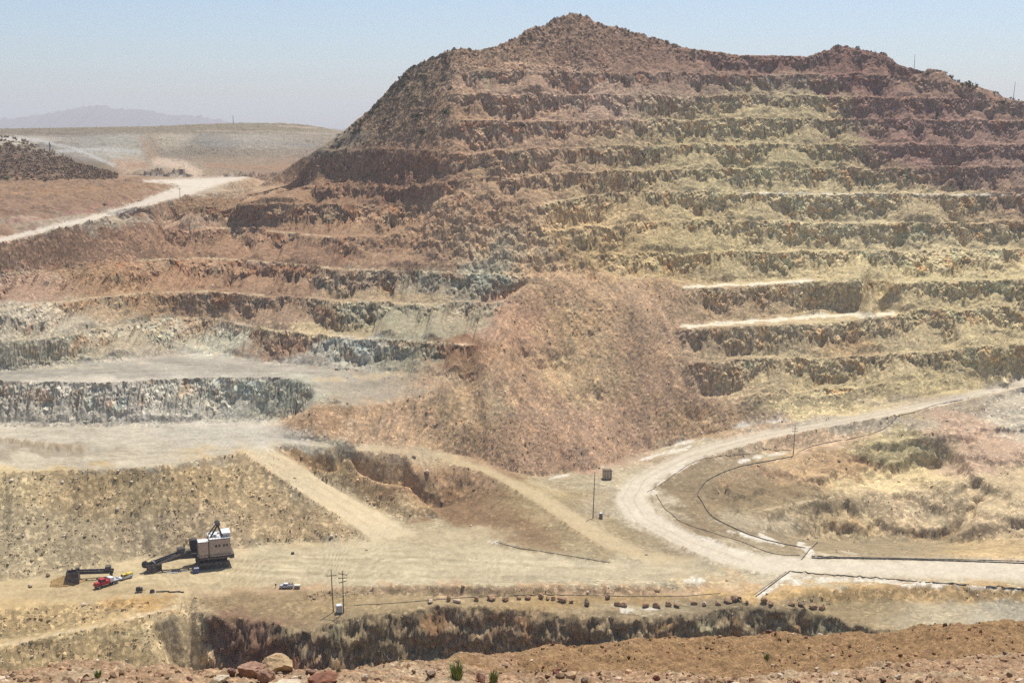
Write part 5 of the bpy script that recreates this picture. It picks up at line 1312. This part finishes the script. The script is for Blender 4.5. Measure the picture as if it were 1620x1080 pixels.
for x in (-1.2, 0, 1.2):
    m = MB(); m.box((x, -1.62, 2.0), (.14, .06, 3.5)); m.build('wall_rib', MT['wood'], sd_)
for x in (-1.2, 1.2):
    m = MB(); m.box((x, 0, .1), (.4, 3.0, .24)); m.build('skid_runner', MT['dark'], sd_)

# ------------------------------------------------------------------ pipes and cables on the ground
def line(name, pts, r, label, cat, mat='pipe', lift=.6, step=5.0):
    P_ = []
    for (a, b), (c, d) in zip(pts[:-1], pts[1:]):
        n = max(1, int(math.hypot(c - a, d - b) / step))
        P_ += [(a + (c - a) * k / n, b + (d - b) * k / n) for k in range(n)]
    P_.append(pts[-1])
    W_ = [at(u, v) for u, v in P_]
    keep = [W_[0]]
    for w in W_[1:]:
        if (w - keep[-1]).length < 60:
            keep.append(w)
    xs = np.array([tuple(k) for k in keep])
    if len(xs) > 4:
        k3 = xs.copy(); k3[1:-1] = (xs[:-2] + xs[1:-1] * 2 + xs[2:]) / 4; xs = k3
    zs = np.array([ground_z(a, b) for a, b, _ in xs]); xs[:, 2] = zs + r * lift
    r = r * .7
    m = MB(); m.path([tuple(k) for k in xs], r, 8)
    o = m.build(name, MT[mat])
    for p_ in o.data.polygons:
        p_.use_smooth = True
    return tag(o, label, cat, 'pipes and cables along the roads')
line('water_pipe', [(1254, 722), (1212, 730), (1173, 737), (1144, 747), (1118, 760), (1106, 775), (1101, 781), (1111, 794), (1118, 808), (1130, 820), (1156, 833), (1183, 845), (1212, 854), (1241, 861), (1274, 867)], .30, 'thick black pipe curving round the inside of the road bend', 'pipe')
line('cable', [(1200, 717), (1137, 722), (1103, 728), (1082, 739), (1065, 752), (1048, 765), (1024, 778)], .16, 'thin dark cable lying over the white salt patch beside the bend', 'cable')
line('cable', [(1038, 782), (1046, 796), (1053, 807), (1063, 812), (1072, 823), (1096, 833), (1120, 840), (1140, 847), (1159, 852), (1178, 858), (1200, 868), (1221, 875), (1241, 878), (1265, 878)], .18, 'dark cable wandering between thick curved pipe and the road', 'cable')
line('water_pipe', [(1284, 882.5), (1360, 883.5), (1450, 885.5), (1550, 888.5), (1620, 891), (1720, 893)], .34, 'straight black pipe along the far edge of the eastern road', 'pipe')
line('water_pipe', [(1284, 879.5), (1330, 881), (1400, 882.5), (1500, 884.5), (1720, 890)], .22, 'thinner black pipe just behind the straight roadside pipe', 'pipe')
line('water_pipe', [(1248, 903.5), (1300, 908.5), (1380, 914), (1450, 919.5), (1533, 925.5)], .28, 'black pipe along the white strip at the near edge of the eastern road', 'pipe')
line('water_pipe', [(1560, 927), (1620, 932), (1720, 938)], .28, 'short black pipe continuing the white roadside strip at the picture edge', 'pipe')
line('drain_pipe', [(1250, 903), (1232, 916), (1215, 929), (1196, 943)], .24, 'dark drain pipe running from road corner down to the boulder row', 'pipe')
line('cable', [(1244, 904), (1226, 917), (1209, 929), (1192, 941)], .13, 'thin cable running beside the drain pipe at the road corner', 'cable')
line('drain_pipe', [(1268, 885), (1280, 871), (1293, 858)], .26, 'short dark pipe crossing the white salt crust by the junction', 'pipe')
line('cable', [(1200, 707), (1212, 711), (1232, 712), (1252, 712)], .17, 'short dark cable leading to the two armed pole', 'cable')
line('cable', [(1523, 632), (1480, 640), (1447, 652), (1418, 658), (1413, 667), (1400, 678), (1373, 688), (1340, 695), (1307, 700), (1280, 707), (1262, 715)], .18, 'dark cable leaving the sloping haul road and following the lower bench', 'cable')
line('cable', [(560, 957), (620, 954), (680, 949), (730, 945), (800, 942), (860, 940), (1000, 943), (1080, 943), (1140, 938)], .14, 'long thin cable lying behind the row of boulders', 'cable')
line('cable', [(785, 857), (820, 867), (850, 871), (900, 879), (965, 890)], .16, 'thin dark cable along the toe of the brown knob', 'cable')

# ------------------------------------------------------------------ boulders
BM = []
bmat = [stone_mat('brown_boulder', lin((176, 142, 112)) * .85, .6, 1.2), stone_mat('pale_boulder', lin((206, 182, 156)) * .85, .7, 1.2), stone_mat('grey_boulder', lin((150, 128, 104)) * .75, .6, 1.2)]
def rock_mesh(seed, mat, sub=4, cuts=11):
    v, f = stone(seed, sub, cuts, .035)
    me = bpy.data.meshes.new('boulder')
    me.from_pydata([tuple(map(float, a)) for a in v], [], [tuple(map(int, a)) for a in f])
    me.materials.append(mat)
    return me
for k in range(9):
    BM.append((rock_mesh(300 + k, bmat[0]), rock_mesh(300 + k, bmat[1]), rock_mesh(300 + k, bmat[2])))
ORD = ['first', 'second', 'third', 'fourth', 'fifth', 'sixth', 'seventh', 'eighth', 'ninth', 'tenth', 'eleventh', 'twelfth', 'thirteenth', 'fourteenth', 'fifteenth', 'sixteenth', 'seventeenth', 'eighteenth', 'nineteenth', 'twentieth']
ROW = [(680, 953, 10, 8, 1), (710, 950, 9, 11, 0), (723, 952, 13, 8, 1), (754, 949, 10, 9, 0), (777, 948, 15, 10, 0), (800, 949, 13, 9, 0), (821, 947, 8, 7, 0), (835, 947, 10, 9, 0), (856, 946, 11, 10, 0), (866, 948, 8, 7, 0), (875, 949, 8, 8, 0), (889, 951, 15, 12, 0), (904, 953, 9, 7, 0), (928.5, 957, 12, 14, 2), (960.5, 947, 9, 10, 2), (976, 957, 11, 9, 0), (987, 958, 13, 10, 0),
       (1021, 959, 13, 9, 0), (1039, 960, 14, 10, 0), (1057, 958, 12, 9, 0), (1071, 959, 12, 9, 0), (1098, 955, 11, 7, 0), (1114, 957, 10, 9, 1), (1136, 956, 10, 8, 0), (1152, 952, 14, 10, 0), (1161, 950, 13, 14, 0), (1208, 952, 12, 11, 0), (1219, 956, 11, 8, 0), (1253, 957, 13, 8, 0), (1268, 958, 11, 10, 2), (1286, 962, 15, 9, 0), (1301, 963, 11, 11, 0)]
SHAPE = {0: 'rounded brown boulder', 1: 'pale flat boulder', 2: 'grey brown blocky boulder'}
NR_ = len(ROW)
for k, (u, v, w, h, c) in enumerate(ROW):
    o = bpy.data.objects.new('boulder', BM[k % 9][c]); COL.objects.link(o)
    p = at(u, v); s = p.y / F * .5
    o.scale = (w * s * 1.12, w * s * rng.uniform(.8, 1.1), h * s * 1.15)
    p.z += h * s * .75
    o.location = p; o.rotation_euler = (0, 0, rng.uniform(0, 6.28))
    if k < 17:
        wh = ORD[k] + ' along the row counted from the twin poles' if k else 'at the very start of the row nearest the twin poles'
    else:
        j = NR_ - 1 - k
        wh = ORD[j] + ' from the end of the row by the pond flat' if j else 'at the very end of the row by the pond flat'
    tag(o, SHAPE[c] + ', ' + wh, 'boulder', 'row of boulders on the shelf above the pit')
for u, v, w, h, c, lb in [(655, 724, 7, 6, 2, 'small grey boulder beside the narrow track above the knob'), (675, 748, 10, 9, 1, 'pale round boulder on the lip of the brown knob'), (657, 752, 10, 6, 2, 'flat tan boulder just below the pale round one on the knob'), (1320, 307, 4, 3, 0, 'tiny dark boulder on the thin white bench line high on the wall'), (1380, 453, 4, 3, 0, 'tiny boulder on a mid level bench'), (580, 870, 5, 4, 1, 'small pale stone at the foot of the ramp'), (745, 832, 5, 4, 1, 'small white stone at the toe of the brown knob'), (1022, 877, 6, 4, 1, 'small white stone beside the junction of track and road'), (1150, 918, 5, 5, 1, 'small white stone on the bare island at the junction'), (497, 947, 6, 4, 0, 'dark small boulder on the bank behind the twin poles'), (76, 911, 9, 8, 2, 'grey boulder at the toe of the spoil bank behind the soil heap'), (48, 928, 10, 8, 1, 'pale boulder on the floor edge before the soil heap'), (503, 842, 4, 3, 1, 'tiny white stone low on the spoil bank beside the ramp')]:
    o = bpy.data.objects.new('boulder', BM[int(u) % 9][c]); COL.objects.link(o)
    p = at(u, v); s = p.y / F * .5
    o.scale = (w * s, w * s, h * s); p.z += h * s * .6; o.location = p; o.rotation_euler = (0, 0, rng.uniform(0, 6.28))
    tag(o, lb, 'boulder', 'single boulders about the quarry')

# rocks underfoot
rm = dict(tan=stone_mat('tan_rock', lin((202, 172, 132)) * .72, .6, 2.4), pink=stone_mat('pink_rock', lin((186, 148, 124)) * .72, .6, 2.4), rust=stone_mat('rust_rock', lin((146, 102, 82)) * .8, .5, 2.4), plum=stone_mat('plum_rock', lin((136, 104, 92)) * .8, .6, 2.4), pale=stone_mat('pale_rock', lin((216, 198, 170)) * .78, .7, 2.4), grey=stone_mat('grey_rock', lin((160, 138, 118)) * .75, .6, 2.4))
NEAR = [(445, 1060, 62, 30, 'tan', 'biggest tan wedge shaped rock jutting above the near slope'), (398, 1068, 44, 28, 'pink', 'blocky pinkish rock just beside the biggest tan rock'), (514, 1082, 52, 20, 'rust', 'dark rust red slab at the bottom edge of the view'), (491, 1068, 22, 16, 'plum', 'purple brown rock behind the rust red slab'), (366, 1068, 20, 14, 'plum', 'small dark red rock beside the blocky pinkish rock'), (421, 1080, 30, 26, 'pink', 'rounded pink rock in front of the biggest tan rock'), (352, 1078, 30, 12, 'pale', 'long pale splinter of rock lying aslant'), (452, 1080, 46, 14, 'pale', 'flat pale slab below the biggest tan rock'), (577, 1078, 16, 16, 'pale', 'upright white shard standing alone'), (593, 1052, 10, 9, 'grey', 'small grey cobble on the crest above the white shard'), (760, 1078, 24, 24, 'pink', 'pink brown rock between two grass tufts'), (722, 1047, 10, 8, 'pink', 'small pink cobble behind the larger grass tuft'), (683, 1070, 20, 16, 'grey', 'slanted grey rock beside the larger grass tuft'), (556, 1052, 16, 8, 'pale', 'thin flat pale stone on the crest'), (207, 1049, 18, 14, 'plum', 'dark slanted slab on the crest of the western mound'), (300, 1076, 16, 12, 'pink', 'small pink rock near the western bottom edge'), (330, 1072, 14, 10, 'tan', 'small tan rock beside the pale splinter'),
        (1298, 1001, 12, 9, 'pale', 'white rock on the crest of the orange ridge'), (1216, 1000, 14, 8, 'plum', 'dark rock on the crest of the orange ridge'), (1292, 1060, 12, 10, 'pale', 'pale rock in the hollow of the orange slope'), (1421, 1074, 16, 14, 'pale', 'large pale rock low on the eastern slope'), (1250, 1076, 16, 10, 'tan', 'tan rock at the bottom edge below the orange slope'), (925, 1078, 20, 14, 'grey', 'grey rock at the bottom edge under the pinkish mound'), (1500, 1050, 10, 8, 'pink', 'small pink rock on the eastern mound'), (1590, 1035, 10, 8, 'grey', 'small grey rock at the eastern edge'), (1090, 1070, 12, 8, 'rust', 'rust red stone below the orange ridge'), (800, 1056, 14, 9, 'grey', 'grey stone where pink gravel meets orange soil'), (40, 1068, 12, 9, 'tan', 'tan stone at the western edge of the near slope'), (110, 1060, 10, 8, 'pink', 'small pink stone on the western mound')]
for k, (u, v, w, h, c, lb) in enumerate(NEAR):
    p = near_at(u, v); s = p.y / F * (.5 if w > 26 else .4)
    o = bpy.data.objects.new('rock', rock_mesh(500 + k * 3, rm[c], 4, 13)); COL.objects.link(o)
    o.scale = (w * s * 1.15, w * s * .9, h * s * 1.3); p.z += h * s * .7; o.location = p
    o.rotation_euler = (rng.uniform(-.15, .15), rng.uniform(-.2, .2), rng.uniform(-.5, .5))
    tag(o, lb, 'rock', 'larger rocks on the near slope')

# ------------------------------------------------------------------ plants
def leaf_mat(name, c):
    m, nt, b = new_mat(name)
    oi = nt.nodes.new('ShaderNodeObjectInfo'); tc = nt.nodes.new('ShaderNodeTexCoord'); n = nt.nodes.new('ShaderNodeTexNoise'); n.inputs['Scale'].default_value = 2.0
    nt.links.new(tc.outputs['Object'], n.inputs['Vector'])
    cr = nt.nodes.new('ShaderNodeValToRGB'); nt.links.new(n.outputs['Fac'], cr.inputs['Fac'])
    c = np.asarray(c); cr.color_ramp.elements[0].color = (*(c * .55), 1); cr.color_ramp.elements[1].color = (*(c * 1.5), 1); cr.color_ramp.elements[0].position = .35; cr.color_ramp.elements[1].position = .65
    nt.links.new(cr.outputs['Color'], b.inputs['Base Color']); b.inputs['Roughness'].default_value = .8
    return m
LM = [leaf_mat('olive_leaves', (.075, .080, .042)), leaf_mat('grey_green_leaves', (.105, .105, .070)), leaf_mat('dry_brush', (.12, .085, .06)), leaf_mat('bright_green_leaves', (.075, .105, .035))]

def bush(seed, n=70, leaf=.17):
    r = np.random.default_rng(seed)
    vv, ff = [], []
    lobes = [(r.uniform(-.5, .5), r.uniform(-.5, .5), r.uniform(.35, .75), r.uniform(.3, .5)) for _ in range(5)]
    for k in range(n):
        cx, cy, cz, cr_ = lobes[k % 5]
        d = r.normal(size=3); d /= np.linalg.norm(d); d *= cr_ * r.uniform(.5, 1) ** .5
        c = np.array([cx, cy, cz]) + d
        c[2] = max(c[2], .05)
        a = r.normal(size=3); a /= np.linalg.norm(a); b = np.cross(a, r.normal(size=3)); b /= np.linalg.norm(b)
        s = leaf * r.uniform(.6, 1.4); base = len(vv)
        vv += [tuple(c + a * s), tuple(c + b * s * .7), tuple(c - a * s), tuple(c - b * s * .7)]
        ff.append((base, base + 1, base + 2, base + 3))
    return vv, ff
BUSH = []
for k in range(6):
    vv, ff = bush(40 + k, 90, .16)
    fm, sm = [], MB()
    for q_ in range(4):
        a = q_ * 1.6
        sm.tube((0, 0, -.1), (.4 * math.cos(a), .4 * math.sin(a), .6), .05, .02, 5)
    me = bpy.data.meshes.new('foliage'); me.from_pydata(vv, [], ff)
    BUSH.append((me, sm))
STEM = [None] * 6
for k in range(6):
    o = BUSH[k][1].build('stem', MT['wood']); STEM[k] = o.data; bpy.data.objects.remove(o)
BF = {}
def shrub(u, v, px, kind, label, group, variant=None, lift=0.0):
    k = rng.integers(0, 6) if variant is None else variant
    p = at(u, v); s = px * p.y / F * .62
    t = thing('desert_shrub', p + Vector((0, 0, -.05 * s)), rng.uniform(0, 6.28), label, 'shrub', group)
    t.scale = (s, s, s * rng.uniform(.75, 1.0))
    if (k, kind) not in BF:
        me = BUSH[k][0].copy(); me.materials.append(LM[kind]); BF[(k, kind)] = me
    o = bpy.data.objects.new('foliage', BF[(k, kind)]); COL.objects.link(o); o.parent = t
    o = bpy.data.objects.new('stem', STEM[k]); COL.objects.link(o); o.parent = t
    return t
g1 = 'low shrubs along the western flank of the hill'
sky_u = np.array([a for a, b in SKY]); sky_v = np.array([b for a, b in SKY])
for k in range(95):
    u = rng.uniform(520, 720); v = np.interp(u, sky_u, sky_v) + 1 + abs(rng.normal(0, 26)) * (1.0 if u < 690 else .5)
    shrub(u, v, rng.uniform(4, 9), int(rng.choice([0, 0, 1, 2])), 'low dark desert shrub among rocks on the steep western flank of the hill', g1)
for k in range(42):
    u = rng.uniform(740, 1100); v = np.interp(u, sky_u, sky_v) + 1.5 + abs(rng.normal(0, 14))
    shrub(u, v, rng.uniform(3, 6), int(rng.choice([0, 1, 2])), 'tiny scrubby bush on the brown summit slope of the hill', 'tiny bushes about the summit')
for k in range(26):
    u = rng.uniform(1440, 1620); v = np.interp(u, sky_u, sky_v) + 1.5 + abs(rng.normal(0, 6))
    shrub(u, v, rng.uniform(3, 7), int(rng.choice([0, 0, 1])), 'small shrub on the low eastern ridge under the thin poles', 'shrubs on the eastern ridge')
for u, v, px, kd, lb in [(1325, 75, 9, 0, 'dark round bush on the very top of the skyline knoll'), (1356, 78, 8, 1, 'pale grey green bush beside the dark one on the knoll'), (1535, 139, 18, 3, 'broad green bush on the eastern ridge'), (1505, 119, 10, 0, 'dark bush higher up the eastern ridge'), (1484, 185, 12, 0, 'dark green bush standing on a high maroon bench'), (1586, 165, 11, 0, 'dark bush on the bare slope under the leaning pole'), (1603, 186, 9, 0, 'lower dark bush on the bare slope near the edge'), (704, 181, 16, 3, 'green bush on the upper western face of the hill'), (660, 188, 18, 0, 'grey green bush cluster on the western face'), (668, 212, 14, 0, 'dark bush below the grey green cluster'), (712, 142, 10, 0, 'dark bush near the pale rock scar'), (590, 248, 9, 2, 'dry bush at the edge above the great brown scarp'), (826, 202, 10, 0, 'dark bush on a bench east of the rock scar'), (1018, 250, 13, 0, 'dark green bush at the end of a mid level bench'), (1169, 951, 15, 1, 'olive bush between boulders in the shelf row'), (1180, 955, 10, 2, 'dry brown bush beside the olive bush in the shelf row'), (10, 286, 14, 3, 'bright green bush at the foot of the scrubby hill'), (166, 326, 7, 0, 'dark bush on the bank above the pale road'), (224, 289, 4, 0, 'small round bush on top of the bank'), (1213, 940, 6, 2, 'small dry bush by the drain pipe')]:
    shrub(u, v, px, kd, lb, 'bushes that stand out about the quarry')

# saguaro cacti
cactus_m = leaf_mat('cactus_skin', (.085, .095, .055))
def saguaro(u, v, h_px, arms, label):
    p = at(u, v); h = h_px * p.y / F
    t = thing('saguaro_cactus', p + Vector((0, 0, -.2)), rng.uniform(0, 6.28), label, 'cactus', 'saguaro cacti')
    m = MB(); r = h * .06 + .08
    m.tube((0, 0, 0), (0, 0, h * .8), r * .9, r, 9); m.tube((0, 0, h * .8), (0, 0, h + .2), r, r * .45, 9); m.build('trunk', cactus_m, t)
    for k in range(arms):
        a = k * 2.6 + .5; c, s = math.cos(a), math.sin(a); z = h * (.45 + .1 * k)
        m = MB(); m.path([(c * r * .5, s * r * .5, z), (c * h * .14, s * h * .14, z + .03 * h), (c * h * .18, s * h * .18, z + .14 * h), (c * h * .18, s * h * .18, z + h * .34)], r * .7, 7); m.build('arm', cactus_m, t)
SG = [(589.5, 183, 14, 0, 'tallest saguaro standing out against the sky on the western skyline'), (570, 194, 8, 1, 'shorter saguaro lower on the western skyline'), (563, 200, 7, 0, 'small bare saguaro below the two on the western skyline'), (553, 206, 5, 0, 'stubby saguaro at the foot of the western skyline'), (79, 240, 15, 1, 'tall saguaro on the crest of the scrubby hill'), (100, 250, 8, 0, 'saguaro a little down the scrubby crest'), (113, 258, 9, 0, 'single saguaro before the group at the scrubby hill end')]
for a in SG:
    saguaro(*a)
for k in range(9):
    saguaro(128 + k * 4.6 + rng.uniform(-1.5, 1.5), 270 + k * 1.2 + rng.uniform(-3, 2), rng.uniform(6, 12), int(k % 3 == 0), 'one of the close group of saguaros at the tapering end of the scrubby hill')

# scrub on the western hill: a single mass of brush
n = 1100
V_, F_ = [], []
protos = [bush(70 + k, 26, .30) for k in range(5)]
cnt = 0
for k in range(n):
    u = rng.uniform(-90, 185)
    top = np.interp(u, [0, 40, 80, 130, 180, 200], [213, 222, 241, 262, 275, 280]); v = rng.uniform(top, 287 - max(0, u - 110) * .05)
    p = at(u, v)
    if p.y > 1060 or p.y < 800:
        continue
    s = rng.uniform(1.0, 2.6); vv, ff = protos[k % 5]; a = rng.uniform(0, 6.28); ca, sa = math.cos(a), math.sin(a)
    b = len(V_)
    V_ += [(p.x + s * (x * ca - y * sa), p.y + s * (x * sa + y * ca), p.z + s * z * .8 - .1) for x, y, z in vv]
    F_ += [tuple(i + b for i in q_) for q_ in ff]
me = bpy.data.meshes.new('shrubbery'); me.from_pydata(V_, [], F_); me.materials.append(leaf_mat('scrub', (.30, .20, .12)))
o = bpy.data.objects.new('shrubbery', me); COL.objects.link(o); o['kind'] = 'stuff'; o['label'] = 'dense dark desert scrub covering the small western hill'

# grass tufts on the near slope
GM = [leaf_mat('fresh_grass', (.20, .24, .085)), leaf_mat('dry_grass', (.26, .22, .13))]
def tuft(u, v, w, h, n, c, label):
    p = near_at(u, v); s = p.y / F
    r = np.random.default_rng(int(u)); m = MB()
    for k in range(n):
        a = r.uniform(0, 6.28); d = r.uniform(0, .3) * w * s; ln = h * s * r.uniform(.35, 1.0); lean_ = r.uniform(.1, .9)
        x, y = d * math.cos(a), d * math.sin(a); ex, ey = x + lean_ * ln * math.cos(a) * .7, y + lean_ * ln * math.sin(a) * .7
        t_ = .004 + .003 * r.random(); q0 = Vector((-math.sin(a), math.cos(a), 0)) * t_
        mid = Vector(((x * .6 + ex * .4), (y * .6 + ey * .4), ln * .6))
        b = len(m.v)
        for q_ in (Vector((x, y, -.02)) - q0, Vector((x, y, -.02)) + q0, mid + q0 * .8, mid - q0 * .8, Vector((ex, ey, ln))):
            m.v.append(tuple(q_))
        m.f += [(b, b + 1, b + 2, b + 3), (b + 3, b + 2, b + 4)]
    o = m.build('grass_tuft', GM[0 if c in (1, 3) else 1]); o.location = p
    tag(o, label, 'grass tuft', 'grass tufts on the near slope')
tuft(722, 1074, 30, 34, 260, 3, 'larger green grass tuft beside the slanted grey rock')
tuft(781, 1080, 20, 22, 160, 1, 'smaller grey green grass tuft beside the pink brown rock')
tuft(155, 1070, 18, 11, 120, 1, 'low dark grass tuft on the western mound')
tuft(1213, 1042, 16, 12, 120, 3, 'small green grass tuft in the hollow of the orange slope')
tuft(535, 1062, 16, 9, 90, 2, 'dry brown grass tuft on the crest of gravel')
print('done', round(time.time() - T0, 1))
scene.render.engine = 'CYCLES'
scene.cycles.use_denoising = False
scene.cycles.max_bounces = 5
scene.cycles.diffuse_bounces = 4
scene.cycles.volume_bounces = 0
